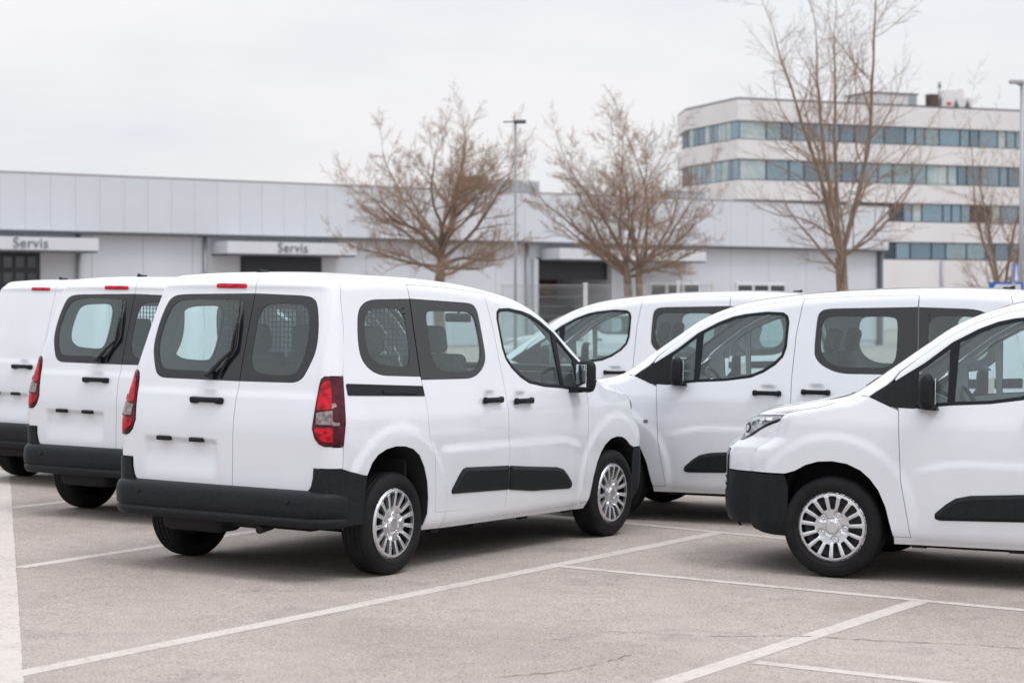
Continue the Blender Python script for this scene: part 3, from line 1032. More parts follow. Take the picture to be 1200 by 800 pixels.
def wiper_mesh():
    m = MB()
    a = P_rear(.10, 1.235, .03); b = P_rear(-.035, 1.40, .035); c = P_rear(-.015, 1.70, .018)
    m.rbox(P_rear(.125, 1.238, .018), (.05, .075, .055), .02)
    m.tube([P_rear(.12, 1.238, .035), P_rear(.03, 1.33, .038), b], [.017, .014, .011], 8)
    m.tube([P_rear(.055, 1.22, .014), P_rear(-.045, 1.42, .020), c], [.008, .010, .006], 6)
    m.tube([b, P_rear(-.032, 1.55, .03), c], [.010, .008, .005], 6)
    return m.mesh('rear_wiper', M['gloss_black'])


def rear_bumper():
    m = MB()
    prof = [(-.10, .330), (-.03, .337), (-.020, .343), (-.008, .362), (-.004, .392), (-.013, .396), (-.013, .404), (-.002, .409), (.001, .45), (.001, .49), (-.003, .520), (-.012, .540), (-.028, .552), (-.055, .558), (-.11, .562)]
    path = []
    Y0, X0, RC = .900, -.722, .19
    for x in (-.352, -.40, -.46, -.52): path.append((x, Y0 - .050 * (x + .52) / .168, (.0, 1)))
    cx, cy = X0 + RC, Y0 - .002 - RC
    for k in range(9):
        a = math.pi / 2 * (k + .3) / 8.6
        path.append((cx - RC * math.sin(a), cy + RC * math.cos(a), (-math.sin(a), math.cos(a))))
    for y in np.linspace(cy - .03, 0, 9): path.append((X0 - .012 * (1 - (y / cy) ** 2), y, (-1, .02 * y / cy)))
    full = path + [(x, -y, (nx, -ny)) for x, y, (nx, ny) in path[::-1][1:]]
    v = []; f = []; n = len(prof)
    for i, (x, y, (nx, ny)) in enumerate(full):
        # towards the wheel arch the bumper sits flush with the flank
        for (o, z) in prof:
            v.append((x + nx * o, y + ny * o, z))
    for i in range(len(full) - 1):
        for j in range(n - 1):
            f.append((i * n + j, (i + 1) * n + j, (i + 1) * n + j + 1, i * n + j + 1))
    m.add(v, f, 0, True)
    # sensors
    for y in (-.60, .60):
        m.lathe([(0, 0), (.011, 0), (.012, .004)], 12, 0, 'y')
        for q in range(36): pass
        k = len(m.v) - 36
        for q in range(k, len(m.v)):
            vx, vy, vz = m.v[q]; m.v[q] = (X0 - .013 - .002 + vy, y + vx, .49 + vz)
    me1 = m.mesh('rear_bumper_part', M['black'])
    # corner posts that rise beside the doors and run on to the wheel arch
    s = Skin()
    for sd_ in (-1, 1):
        g = (lambda l: l) if sd_ < 0 else mir
        s.patch('side', [(-.9, .52), (-.9, .694), (-.548, .694), (-.46, .672), (-.346, .645), (-.356, .58), (-.366, .42), (-.366, .35), (-.50, .35)], gap=.002, sp=.025, off=.012, skirt=.02, side=sd_)
        s.patch('rear', g([(-.95, .52), (-.95, .694), (-.735, .694), (-.731, .640), (-.717, .58), (-.70, .55), (-.70, .52)]), gap=.001, sp=.02, off=.012, skirt=.02)
    V = np.concatenate(s.v); F = np.concatenate(s.f)
    m2 = MB()
    vs = [tuple(vv.co) for vv in me1.vertices]; fs = [tuple(p.vertices) for p in me1.polygons]
    m2.add(vs, fs, 0, True)
    m2.add(V.tolist(), [tuple(t) for t in F.tolist()], 0, True)
    me = m2.mesh('rear_bumper', M['black'], fix=False)
    nrm = [tuple(vv.normal) for vv in me1.vertices]
    me.normals_split_custom_set_from_vertices(nrm + np.concatenate(s.n).tolist())
    return me


def tub_mesh(sd_, q_):
    m = MB()
    for arch, xc in [((ARCH_R, 0), (ARCH_F, 2.785))[q_]]:
        v = []; n = len(arch)
        for (x, z) in arch:
            y = float(Ys(x, z))
            v += [(x, sd_ * (y - .004), z), (x + (x - xc) * .03, sd_ * .52, z + .02)]
        f = [(2 * i, 2 * i + 2, 2 * i + 3, 2 * i + 1) for i in range(n - 1)]
        f.append(tuple(2 * i + 1 for i in range(n)))
        m.add(v, f, 0, False)
    return m.mesh('wheel_arch_liner', M['under'])


def tyre_mesh():
    # axis along y, outer face towards -y
    hw = .098
    prof = [(.215, -.070), (.221, -.088), (.236, -.0995), (.262, -.1035), (.285, -.1000), (.303, -.092), (.312, -.083), (.317, -.076)]
    for g in (-.052, -.017, .017, .052):
        prof += [(.3205, g - .008), (.3205, g - .0055), (.312, g - .004), (.312, g + .004), (.3205, g + .0055), (.3205, g + .008)]
    prof += [(.317, .076), (.312, .083), (.303, .092), (.285, .100), (.262, .1035), (.236, .0995), (.221, .088), (.215, .07), (.19, .0), (.215, -.070)]
    m = MB().lathe(prof, 72)
    # raised rings on the outer wall
    m.lathe([(.246, -.1015), (.2475, -.1047), (.2495, -.1047), (.251, -.1015)], 72)
    return m.mesh('wheel', M['rubber'])


def drum_mesh():
    m = MB()
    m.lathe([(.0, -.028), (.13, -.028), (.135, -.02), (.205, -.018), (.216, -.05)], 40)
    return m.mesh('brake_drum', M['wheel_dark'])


def hubcap_mesh():
    # fifteen-slot silver trim; r, angle -> height
    loops = []
    n = 96
    loops.append(np.array([(.209 * math.cos(2 * math.pi * k / n), .209 * math.sin(2 * math.pi * k / n)) for k in range(n)]))
    for k in range(15):
        a0 = 2 * math.pi * (k + .5) / 15
        r0 = .096 if k % 3 == 1 else .106
        prof = [(r0, .0095), (r0 + .006, .0135), (.150, .0200), (.175, .0255), (.182, .0240), (.186, .015)]
        lp = [(r, -w_) for r, w_ in prof] + [(r, w_) for r, w_ in prof[::-1]]
        lp = [(r * math.cos(a0) - w_ * math.sin(a0), r * math.sin(a0) + w_ * math.cos(a0)) for r, w_ in lp]
        loops.append(np.array(lp))
    v2, f = cdt(loops, .0075)

    def h(p):
        r = np.hypot(p[:, 0], p[:, 1]); th = np.arctan2(p[:, 1], p[:, 0])
        z = .002 + .014 * sm(.06, .19, r) - .014 * sm(.196, .209, r)
        z = z + .010 * (1 - sm(.036, .040, r)) - .006 * sm(.040, .044, r) * (1 - sm(.052, .060, r))
        # five lug pockets and the star between them
        for k in range(5):
            a = 2 * math.pi * k / 5 + 2 * math.pi * 1.5 / 15
            d = np.hypot(p[:, 0] - .078 * math.cos(a), (p[:, 1] - .078 * math.sin(a)))
            z = z - .014 * (1 - sm(.018, .029, d))
            z = z + .007 * np.exp(-((d - .010) / .0045) ** 2)
        # spokes rounded across
        q = np.abs(((th / (2 * math.pi) * 15) % 1.0) - 0.0); q = np.minimum(q, 1 - q)
        z = z + .004 * np.cos(np.clip(q * 2 * math.pi, 0, math.pi / 2) ) * sm(.10, .12, r) * (1 - sm(.180, .19, r))
        return z
    z = h(v2); e = .001
    dx = (h(v2 + [e, 0]) - h(v2 - [e, 0])) / (2 * e); dy = (h(v2 + [0, e]) - h(v2 - [0, e])) / (2 * e)
    nn = np.stack([-dx, -np.ones(len(dx)), -dy], 1); nn /= np.linalg.norm(nn, axis=1, keepdims=True)
    V = np.stack([v2[:, 0] * 1.06, -.082 - z, v2[:, 1] * 1.06], 1)
    s = Skin()
    fn = np.cross(V[f[:, 1]] - V[f[:, 0]], V[f[:, 2]] - V[f[:, 0]])
    wv = np.sum(fn * nn[f].mean(1), axis=1) < 0
    f = f.copy(); f[wv] = f[wv][:, ::-1]
    s._add(V, nn, f, 0)
    cnt = {}
    for t in f:
        for a, b in ((t[0], t[1]), (t[1], t[2]), (t[2], t[0])):
            k = (min(a, b), max(a, b)); cnt[k] = None if k in cnt else (a, b)
    be = np.array([c for c in cnt.values() if c is not None])
    A, B = V[be[:, 0]], V[be[:, 1]]; dn = np.array([0, .02, 0])
    lat = np.cross(B - A, np.array([[0, -1.0, 0]])); lat /= np.maximum(np.linalg.norm(lat, axis=1, keepdims=True), 1e-12)
    mm = len(be); i = np.arange(mm)
    ff = np.stack([np.stack([i, i + 3 * mm, i + 2 * mm], 1), np.stack([i, i + 2 * mm, i + mm], 1)], 1).reshape(-1, 3)
    s._add(np.concatenate([A, B, B + dn, A + dn]), np.concatenate([lat] * 4), ff, 0)
    return s.mesh('wheel_trim', M['trim'])


def mirror_mesh(sd_):
    m = MB()
    m.rbox((2.178, sd_ * .985, 1.205), (.105, .155, .225), .052, Matrix.Rotation(sd_ * R(14), 3, 'Z'))
    m.rbox((2.173, sd_ * .980, 1.125), (.095, .145, .075), .036, Matrix.Rotation(sd_ * R(14), 3, 'Z'))
    for q in range(len(m.v)):
        x, y, z = m.v[q]; k = 1 - .42 * max(0, (z - 1.19) / .13) ** 2
        m.v[q] = (2.178 + (x - 2.178) * k, y, z)
    m.prism([(2.26, 1.10), (2.18, 1.085), (2.12, 1.085), (2.14, 1.125), (2.22, 1.15)], min(sd_ * .86, sd_ * .96), max(sd_ * .86, sd_ * .96), 'y')
    return m.mesh('mirror', M['black'])


def mirror_glass(sd_):
    m = MB()
    m.rbox(Vector((2.178, sd_ * .985, 1.205)) + Matrix.Rotation(sd_ * R(14), 3, 'Z') @ Vector((-.0505, 0, 0)), (.006, .100, .160), .003, Matrix.Rotation(sd_ * R(14), 3, 'Z'))
    return m.mesh('mirror_glass', M['rim_mirror'])


def repeater_mesh(sd_):
    m = MB()
    p = P_side(2.449, .798, sd_, .004)
    m.rbox(p, (.035, .02, .028), .009)
    return m.mesh('side_repeater', M['clear'])


def screen_mesh(pane):
    s = Skin()
    def xe(x, y): return x + .12 * (1 - (y / .75) ** 2)
    def loop(x0, x1, m):
        lp = [(xe(x0, y), y) for y in np.linspace(-.58 + m, .58 - m, 15)]
        lp += [(xe(t, 1) * 0 + xe(t, w_), w_) for t, w_ in ((1.80, .592 - m), (2.0, .614 - m), (2.3, .648 - m))]
        lp += [(xe(x1, y), y) for y in np.linspace(.70 - m, -.70 + m, 17)]
        lp += [(xe(t, w_), -w_) for t, w_ in ((2.3, .648 - m), (2.0, .614 - m), (1.80, .592 - m))]
        return lp
    inner = loop(1.76, 2.53, .05)
    if pane: s.patch('top', inner, gap=-.01, sp=.06, off=-.006, skirt=0, raw=True); return s.mesh('pane', M['glass'])
    s.patch('top', loop(1.704, 2.605, 0), [inner], gap=.002, sp=.04, off=-.002, raw=True)
    return s.mesh('windscreen', M['frit'])


def cowl_mesh():
    s = Skin()
    def xe(x, y): return x + .12 * (1 - (y / .75) ** 2)
    ys = np.linspace(-.700, .700, 17)
    s.patch('top', [(xe(2.606, y), y) for y in ys] + [(xe(2.70, y), y) for y in ys[::-1]], gap=.001, sp=.04, off=-.012, raw=True)
    return s.mesh('cowl', M['black'])


def aerial_mesh():
    z = float(Zt(-.25, 0))
    m = MB().rbox((-.25, 0, z - .002), (.10, .04, .03), .014)
    m.tube([(-.24, 0, z + .004), (-.30, 0, z + .020)], [.007, .005], 6)
    return m.mesh('aerial', M['black'])


def under_mesh():
    m = MB()
    m.box((-.60, -.50, .325), (.35, .50, .50))
    m.box((.40, -.58, .195), (2.32, .58, .245))  # extra low slab, added to deepen the shade beneath the van
    m.box((.33, -.80, .235), (2.38, .80, .50))
    m.box((2.38, -.50, .22), (3.22, .50, .60))
    m.tube([(0, -.66, .29), (0, .66, .29)], .05, 10)
    m.tube([(0, -.5, .30), (.45, -.5, .34)], .04, 8)
    m.tube([(0, .5, .30), (.45, .5, .34)], .04, 8)
    m.rbox((-.42, .33, .315), (.26, .50, .16), .06)
    m.rbox((.1, -.1, .33), (.5, .5, .18), .05)
    m.tube([(-.42, .10, .30), (-.50, -.30, .31), (-.66, -.33, .30)], .025, 8)
    m.tube([(2.785, -.64, .28), (2.785, .64, .28)], .045, 8)
    for y in (-.79, .79):
        for x in (.5, 1.0, 1.6, 2.2): m.box((x, y - .02, .215), (x + .09, y + .02, .236))
    return m.mesh('underbody', M['under'])


def liner_mesh(cargo):
    s = Skin()
    for sd_ in (-1, 1):
        holes = [inset(FPANE, -.004), inset(FQPANE, -.004)] + ([] if cargo else [inset(QPANE, -.008), inset(SPANE, -.008)])
        s.patch('side', [(-.52, .32), (-.56, 1.0), (-.40, 1.79), (1.2, 1.755), (1.88, 1.60), (2.36, 1.29), (2.44, 1.15), (2.30, 1.05), (2.30, .32), (.40, .32), (.36, .6), (.2, .85), (-.2, .85), (-.4, .75)], holes, gap=0, sp=.07, off=-.018, skirt=0, side=sd_, mi=0)
    holes = [] if cargo else [inset(RPANE_R, -.008), inset(RPANE_L, -.008)]
    s.patch('rear', [(-.74, .42), (-.78, 1.0), (-.70, 1.80), (.70, 1.80), (.78, 1.0), (.74, .42)], holes, gap=0, sp=.07, off=-.018, skirt=0)
    s.patch('top', [(-.40, -.66), (1.6, -.62), (1.68, 0), (1.6, .62), (-.40, .66)], gap=0, sp=.1, off=-.03, skirt=0, mi=1, raw=True)
    return s.mesh('interior_lining', [M['liner'], M['headliner']])


def dash_mesh():
    m = MB()
    m.rbox((2.36, 0, .86), (.50, 1.50, .42), .12)
    m.rbox((2.16, .40, 1.045), (.16, .42, .10), .045)
    m.rbox((2.13, 0, 1.03), (.05, .26, .17), .02)
    m.rbox((2.55, 0, 1.0), (.30, 1.30, .12), .05)
    return m.mesh('dashboard', M['dash'])


def steer_mesh():
    m = MB()
    c = Vector((1.99, .40, 1.055)); rot = Matrix.Rotation(R(-62), 3, 'Y')
    pts = [c + rot @ Vector((.185 * math.cos(a), .185 * math.sin(a), 0)) for a in np.linspace(0, 2 * math.pi, 29)]
    m.tube(pts, .016, 8, cap=False)
    for a in (0, math.pi * .62, -math.pi * .62):
        m.tube([c, c + rot @ Vector((.18 * math.cos(a + math.pi), .18 * math.sin(a + math.pi), 0))], .018, 6)
    m.rbox(c, (.06, .15, .13), .03, rot)
    m.tube([c, (2.25, .40, .95)], .035, 8)
    return m.mesh('steering_wheel', M['dash'])


def seat_mesh(x, y, w_):
    m = MB()
    m.rbox((x, y, .74), (.50, w_, .16), .06)
    t = Matrix.Rotation(R(-14), 3, 'Y')
    m.rbox((x - .30, y, 1.06), (.13, w_ - .03, .62), .055, t)
    m.rbox((x - .42, y, 1.46), (.10, .25, .19), .045, t)
    m.tube([(x - .385, y - .06, 1.32), (x - .41, y - .06, 1.42)], .008, 6)
    m.tube([(x - .385, y + .06, 1.32), (x - .41, y + .06, 1.42)], .008, 6)
    m.box((x - .2, y - .18, .54), (x + .2, y + .18, .68))
    return m.mesh('seat', M['seat'])


def wiregrid_mesh():
    m = MB()
    for y in np.arange(-.70, .701, .034):
        m.tube([(.25, y, 1.26), (.25, y, 1.70)], .0038, 4, cap=False)
    for z in np.arange(1.295, 1.70, .034):
        m.tube([(.255, -.76, z), (.255, .76, z)], .0038, 4, cap=False)
    return m.mesh('wire_grid', M['dash'])


def rest_of_scene():
    pass


# ------------------------------------------------------------------ ground and markings
asph = mat('asphalt', (.3, .28, .27), .92, spec=.25)


def asphalt_nodes(m, paint=None):
    nt = m.node_tree
    b = nt.nodes['Principled BSDF']
    g = N(nt, 'ShaderNodeNewGeometry')
    def noise(scale, detail=3, rough=.55):
        n = N(nt, 'ShaderNodeTexNoise')
        n.inputs['Scale'].default_value = scale; n.inputs['Detail'].default_value = detail; n.inputs['Roughness'].default_value = rough
        L(nt, g.outputs['Position'], n.inputs['Vector'])
        return n
    def ramp(src, stops):
        r = N(nt, 'ShaderNodeValToRGB')
        el = r.color_ramp.elements
        while len(el) < len(stops): el.new(.5)
        for e, (p, c) in zip(el, stops): e.position = p; e.color = (*c, 1)
        L(nt, src, r.inputs[0]); return r
    big = ramp(noise(.55, 4).outputs['Fac'], [(.3, (.300, .260, .239)), (.52, (.365, .321, .297)), (.75, (.400, .354, .328))])
    fine = ramp(noise(75, 3, .75).outputs['Fac'], [(.26, (.30, .30, .31)), (.46, (1, 1, 1)), (.72, (1.46, 1.45, 1.43))])
    mul = N(nt, 'ShaderNodeMix', data_type='RGBA', blend_type='MULTIPLY'); mul.inputs[0].default_value = 1
    L(nt, big.outputs[0], mul.inputs[6]); L(nt, fine.outputs[0], mul.inputs[7])
    mid = ramp(noise(7, 5, .65).outputs['Fac'], [(.3, (.90, .90, .905)), (.6, (1.03, 1.03, 1.025))])
    mul2 = N(nt, 'ShaderNodeMix', data_type='RGBA', blend_type='MULTIPLY'); mul2.inputs[0].default_value = 1
    L(nt, mul.outputs[2], mul2.inputs[6]); L(nt, mid.outputs[0], mul2.inputs[7])
    # oil and tyre stains
    st = ramp(noise(1.1, 5, .6).outputs['Fac'], [(.56, (1, 1, 1)), (.70, (.76, .76, .77))])
    mul3 = N(nt, 'ShaderNodeMix', data_type='RGBA', blend_type='MULTIPLY'); mul3.inputs[0].default_value = 1
    L(nt, mul2.outputs[2], mul3.inputs[6]); L(nt, st.outputs[0], mul3.inputs[7])
    col = mul3.outputs[2]
    if paint:
        n1 = noise(26, 6, .75); n2 = noise(2.2, 4)
        ad = N(nt, 'ShaderNodeMath', operation='MULTIPLY_ADD')
        L(nt, n2.outputs['Fac'], ad.inputs[0]); ad.inputs[1].default_value = .45; L(nt, n1.outputs['Fac'], ad.inputs[2])
        wear = ramp(ad.outputs[0], [(.50, (.10, .10, .10)), (.74, (1, 1, 1))])
        mx = N(nt, 'ShaderNodeMix', data_type='RGBA', blend_type='MIX')
        sp = N(nt, 'ShaderNodeMath', operation='MULTIPLY'); L(nt, wear.outputs[0], sp.inputs[0]); sp.inputs[1].default_value = paint[1]
        L(nt, sp.outputs[0], mx.inputs[0]); L(nt, col, mx.inputs[6]); mx.inputs[7].default_value = (*paint[0], 1)
        col = mx.outputs[2]
    L(nt, col, b.inputs['Base Color'])
    bp = N(nt, 'ShaderNodeBump'); bp.inputs['Strength'].default_value = .35; bp.inputs['Distance'].default_value = .008
    L(nt, noise(110, 3, .7).outputs['Fac'], bp.inputs['Height'])
    L(nt, bp.outputs[0], b.inputs['Normal'])


asphalt_nodes(asph)
paintm = mat('worn_white_road_paint', (.6, .58, .56), .8, spec=.3)
asphalt_nodes(paintm, ((.62, .575, .545), .74))
crackm = mat('crack_dirt', (.06, .055, .05), .95, spec=.1)

SLOPE = -.01388                                     # the lot falls gently to the right


def gz(x):
    return SLOPE * (min(14.0, max(-12.0, x)) + 1)


gx_ = [-1500, -12, 14, 1500]
gm = MB().add([(x, y, gz(x)) for x in gx_ for y in (-600, 2500)], [(0, 2, 3, 1), (2, 4, 5, 3), (4, 6, 7, 5)])
tag(gm.build('asphalt_ground', asph, fix=False), kind='structure')


def stripe(p, q, wd, z=.0014, name='parking_line', n=None):
    p = Vector((*p, 0)); q = Vector((*q, 0)); d = (q - p); ln = d.length; d.normalize(); s = Vector((-d.y, d.x, 0))
    k = max(2, int(ln / .12)); v = []; f = []
    for i in range(k + 1):
        c = p + d * ln * i / k
        j0 = rng.uniform(-.003, .003); j1 = rng.uniform(-.003, .003)
        v += [c + s * (wd / 2 + j0), c - s * (wd / 2 + j1)]
        if i: f.append((2 * i - 2, 2 * i - 1, 2 * i + 1, 2 * i))
    for i, t in enumerate(v): v[i] = (t.x, t.y, z + gz(t.x))
    return tag(MB().add(v, f).build(name, paintm, fix=False), kind='structure')


stripe((-2.75, 8.3), (1.58, 15.47), .115)
stripe((.325, 13.27), (4.9, 10.3), .095, .0022)
stripe((2.40, 11.92), (.10, 8.2), .115, .0016)
stripe((1.17, 9.74), (2.8, 8.75), .095, .0022)
stripe((-5.09, 20.2), (-2.07, 8.2), .21, .0024)
stripe((-3.12, 12.83), (-1.45, 15.95), .105)
stripe((-1.45, 15.95), (-.2, 18.3), .105, .0022)
stripe((-4.08, 16.55), (-2.6, 19.2), .105)
stripe((.88, 16.04), (2.6, 14.6), .095, .0022)


def crack(pts, w0):
    v = []; f = []
    fine = []
    for (a, b) in zip(pts[:-1], pts[1:]):
        a = Vector(a); b = Vector(b); k = max(2, int((b - a).length / .035))
        for i in range(k):
            fine.append(a + (b - a) * i / k + Vector((rng.gauss(0, .008), rng.gauss(0, .010))))
    for i, p in enumerate(fine):
        wd = w0 * rng.uniform(.15, 1)
        v += [(p.x, p.y - wd, .0034 + gz(p.x)), (p.x, p.y + wd, .0034 + gz(p.x))]
        if i: f.append((2 * i - 2, 2 * i, 2 * i + 1, 2 * i - 1))
    tag(MB().add(v, f).build('asphalt_crack', crackm, fix=False), kind='structure')


crack([(-.05, 9.25), (.25, 9.42), (.45, 9.7), (.60, 9.95)], .0055)
crack([(1.0, 10.5), (1.5, 10.55), (1.9, 10.42), (2.3, 10.35), (2.7, 10.2)], .006)
crack([(.2, 10.3), (.5, 10.6), (1.0, 10.5)], .003)
crack([(-1.5, 11.9), (-1.0, 12.0), (-.6, 11.6)], .002)

# ------------------------------------------------------------------ the vans
add_van('parked_van', 'white van in the middle, seen whole from its rear right corner', (-1.4821, 13.2069, 1.0085), spin=.15)
add_van('parked_van', 'white van with glazed rear doors, second from the left', (-2.8093, 16.2718, 1.0289), .0, spin=.5)
add_van('parked_van', 'white cargo van with windowless rear doors at the left edge', (-4.0617, 19.194, .9741), .0, cargo=True, spin=.9)
add_van('parked_van', 'rightmost white van with its headlight and silver front wheel showing', (4.9259, 12.5978, 2.7364), -.0, spin=.33)
add_van('parked_van', 'white van facing left between the middle van and the rightmost van, its front wheel hidden', (3.6638, 16.1904, 2.7853), -.0, repeater=True, spin=.2)
add_van('parked_van', 'white van farthest back in the right group, only its roof and windows showing', (2.6696, 21.0314, 2.889), .0, spin=.7)
add_van('parked_van', 'white van parked beyond the wire mesh fence, only a strip of its roof showing', (3.2, 50.5, R(178)), zscale=.89, spin=.1, group='')


# ------------------------------------------------------------------ long low service hall
hall_wall = noisy(mat('hall_wall_panel', (.57, .60, .65), .55), .5, (.55, .58, .63), (.59, .62, .67))
hall_fascia = noisy(mat('hall_fascia_panel', (.57, .60, .65), .45), .6, (.555, .585, .64), (.585, .615, .665))
hall_fascia2 = noisy(mat('hall_fascia_panel_pale', (.58, .61, .66), .45), .6, (.565, .595, .645), (.595, .625, .67))
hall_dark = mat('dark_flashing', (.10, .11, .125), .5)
white_sign = noisy(mat('canopy_white', (.60, .62, .66), .45), 1.5, (.585, .605, .645), (.62, .64, .68))
letter = mat('letter_grey', (.17, .18, .20), .5)
hall_wall2 = hall_wall
gate_dark = mat('gate_dark', (.022, .026, .034), .45)
gate_pane = mat('gate_pane', (.03, .04, .05), .08, ior=1.7)
frame_white = mat('window_frame_white', (.72, .73, .75), .5)
pane_dark = mat('window_pane_dark', (.03, .035, .045), .06, ior=1.6)
roofm = mat('roof_grey', (.3, .3, .31), .8)

H0 = Vector((-19.1, 76.1)); HA = math.atan2(26.8, 38.3)
hd = Vector((math.cos(HA), math.sin(HA))); hn = Vector((math.sin(HA), -math.cos(HA)))


def hu(px):
    """distance along the hall front where the sight line of photo column px meets it"""
    k = (px - 600) / FPX
    # H0 + u*hd = Z*(k,1)
    return (k * H0.y - H0.x) / (hd.x - k * hd.y)


hall = thing('service_hall', 'long low grey service hall with panelled fascia and white door canopies', 'building', (H0.x, H0.y, 0), HA)
UE = hu(1041); U0 = -14.0
MB().box((U0, .55, -.3), (hu(636), 22, 4.7)).box((hu(721), .55, -.3), (UE - .25, 22, 4.7)).box((hu(636), .55, 3.93), (hu(721), 22, 4.7)).box((hu(636), 6, -.3), (hu(721), 22, 3.93)).build('wall', hall_wall, hall)
MB().box((U0, .2, 4.62), (UE - .1, 22, 6.66)).build('parapet_core', hall_wall, hall)
MB().box((U0, .03, 6.70), (UE, 22, 6.79)).build('roof', roofm, hall)
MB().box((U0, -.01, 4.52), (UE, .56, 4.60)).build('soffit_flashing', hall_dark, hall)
u = U0; i = 0
pm = {}
while u < UE - .3:
    wd = min(1.0, UE - u)
    key = (round(wd, 3), rng.random() < .4)
    if key not in pm:
        pm[key] = MB().box((.004, 0, 4.60), (key[0] - .004, .19, 6.70)).mesh('fascia_panel', hall_fascia2 if key[1] else hall_fascia)
    link('fascia_panel', pm[key], hall, (u, rng.uniform(-.002, .002), 0)); u += wd; i += 1
# wall cladding sheets below, 2.4 m wide with thin joints, not in front of the gates
u = U0; gates = [(hu(-40), hu(52)), (hu(289), hu(383)), (hu(636), hu(721))]
cuts = sorted([U0] + [x for g in gates for x in g] + [UE - .25])
for a, b in zip(cuts[:-1], cuts[1:]):
    if any(abs(a - g0) < .01 for g0, g1 in gates): continue
    k = max(1, round((b - a) / 2.4)); wd = (b - a) / k
    for j in range(k):
        MB().box((a + j * wd + .008, .50, .05), (a + (j + 1) * wd - .008, .548, 4.50)).build('wall_panel', hall_wall, hall)


def text_mesh(txt, size, m, depth=.02):
    cu = bpy.data.curves.new('lettering', 'FONT'); cu.body = txt; cu.size = size; cu.extrude = depth; cu.align_x = 'CENTER'; cu.align_y = 'CENTER'
    cu.space_character = 1.08; cu.offset = .0
    o = bpy.data.objects.new('lettering', cu); COL.objects.link(o)
    dg = bpy.context.evaluated_depsgraph_get(); dg.update()
    me = bpy.data.meshes.new_from_object(o.evaluated_get(dg)); me.materials.clear(); me.materials.append(m)
    bpy.data.objects.remove(o)
    return me


def canopy(p0, p1, txt, pt, size):
    a, b = hu(p0), hu(p1)
    c = MB().box((a, -.95, 3.83), (b, .50, 4.31)).build('door_canopy', white_sign, hall)
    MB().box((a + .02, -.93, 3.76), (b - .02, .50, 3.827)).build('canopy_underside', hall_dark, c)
    if txt:
        link('lettering', text_mesh(txt, size, letter), c, (hu(pt), -.965, 4.07), (R(90), 0, 0))
    return c


canopy(-60, 104, 'Servis', 25, .54)
canopy(254, 404, 'Servis', 330, .54)
canopy(641, 812, 'Karoserija', 700, .46)
# glazed gate at the left
a, b = gates[0]
g = MB().box((a, .40, -.3), (b, .54, 3.83)).build('service_gate', gate_dark, hall)
nc, nr = 6, 6
for r_ in range(nr):
    for c_ in range(nc):
        x0 = a + .10 + (b - a - .2) * c_ / nc; x1 = a + .10 + (b - a - .2) * (c_ + 1) / nc
        z0 = .10 + 3.6 * r_ / nr; z1 = .10 + 3.6 * (r_ + 1) / nr
        MB().box((x0 + .07, .375, z0 + .10), (x1 - .07, .398, z1 - .10)).build('pane', gate_pane, g)
a, b = gates[1]
g = MB().box((a, .42, -.3), (b, .54, 3.83)).build('service_gate', gate_dark, hall)
for r_ in range(6):
    MB().box((a + .06, .395, .06 + r_ * .62), (b - .06, .418, .06 + r_ * .62 + .56)).build('gate_section', gate_dark, g)
# third bay stands open: raised door leaf, workshop inside
a, b = gates[2]
bay = MB().box((a, .60, 2.95), (b, .66, 3.90)).build('raised_gate', gate_dark, hall)
shelf_red = noisy(mat('workshop_red', (.16, .05, .045), .6), 3, (.10, .04, .04), (.20, .06, .05))
MB().box((a + .1, 3.0, -.3), (b - .1, 3.4, .9)).box((a + .1, 3.0, 1.1), (b - .1, 3.4, 1.9)).build('workshop_bench', gate_dark, hall)
MB().box((a + .2, 4.2, 1.9), (b - .2, 4.4, 3.0)).build('workshop_shelf', shelf_red, hall)
MB().box((a - .25, .30, -.3), (a - .02, .52, 3.86)).build('gate_jamb', hall_fascia, hall)
MB().box((b + .02, .30, -.3), (b + .25, .52, 3.86)).build('gate_jamb', hall_fascia, hall)
# low strip windows
for p0, p1, zt in ((137, 207, 2.68), (768, 826, 2.88), (870, 927, 2.88)):
    a, b = hu(p0), hu(p1)
    wdw = MB().box((a, .42, zt - 1.2), (b, .497, zt + .0)).build('strip_window', frame_white, hall)
    for k in range(3):
        x0 = a + (b - a) * k / 3 + .10; x1 = a + (b - a) * (k + 1) / 3 - .05
        MB().box((x0, .405, zt - 1.1), (x1, .418, zt - .12)).build('pane', pane_dark, wdw)
for px in (97, 246, 624, 1040):
    u = hu(px)
    MB().tube([(u, .40, -.3), (u, .40, 4.5)], .075, 8).build('downpipe', M['steel'], hall)
MB().box((hu(1036), .3, -.3), (UE - .1, .54, 4.5)).build('corner_post', hall_dark, hall)

# plant on the hall roof
def hp(px, back):
    u = hu(px); return H0 + hd * u - hn * back
p = hp(720, 9)
ru = thing('roof_unit', 'grey ventilation unit with a dark end on the hall roof, behind the twin stemmed tree', 'roof unit', (p.x, p.y, 6.79), HA)
MB().box((-1.35, -.8, 0), (1.7, .8, 1.1)).build('casing', noisy(mat('unit_casing', (.42, .43, .44), .5), 2, (.38, .39, .40), (.46, .47, .48)), ru)
MB().box((-1.9, -.82, 0), (-1.36, .82, 1.25)).build('intake_hood', mat('intake_brown', (.13, .115, .11), .7), ru)
for k in range(5): MB().box((-1.3 + k * .6, -.83, .15), (-.85 + k * .6, -.803, .95)).build('louvre', M['steel'], ru)
p = hp(862, 4)
ru = thing('roof_box', 'low pale grey housing on the service hall roof under the office windows', 'roof unit', (p.x, p.y, 6.79), HA)
MB().box((-1.0, -.5, 0), (1.1, .5, .55)).build('casing', mat('housing_grey', (.40, .42, .44), .6), ru)
MB().box((-1.05, -.55, .553), (1.15, .55, .62)).build('lid', mat('housing_lid', (.5, .52, .54), .6), ru)
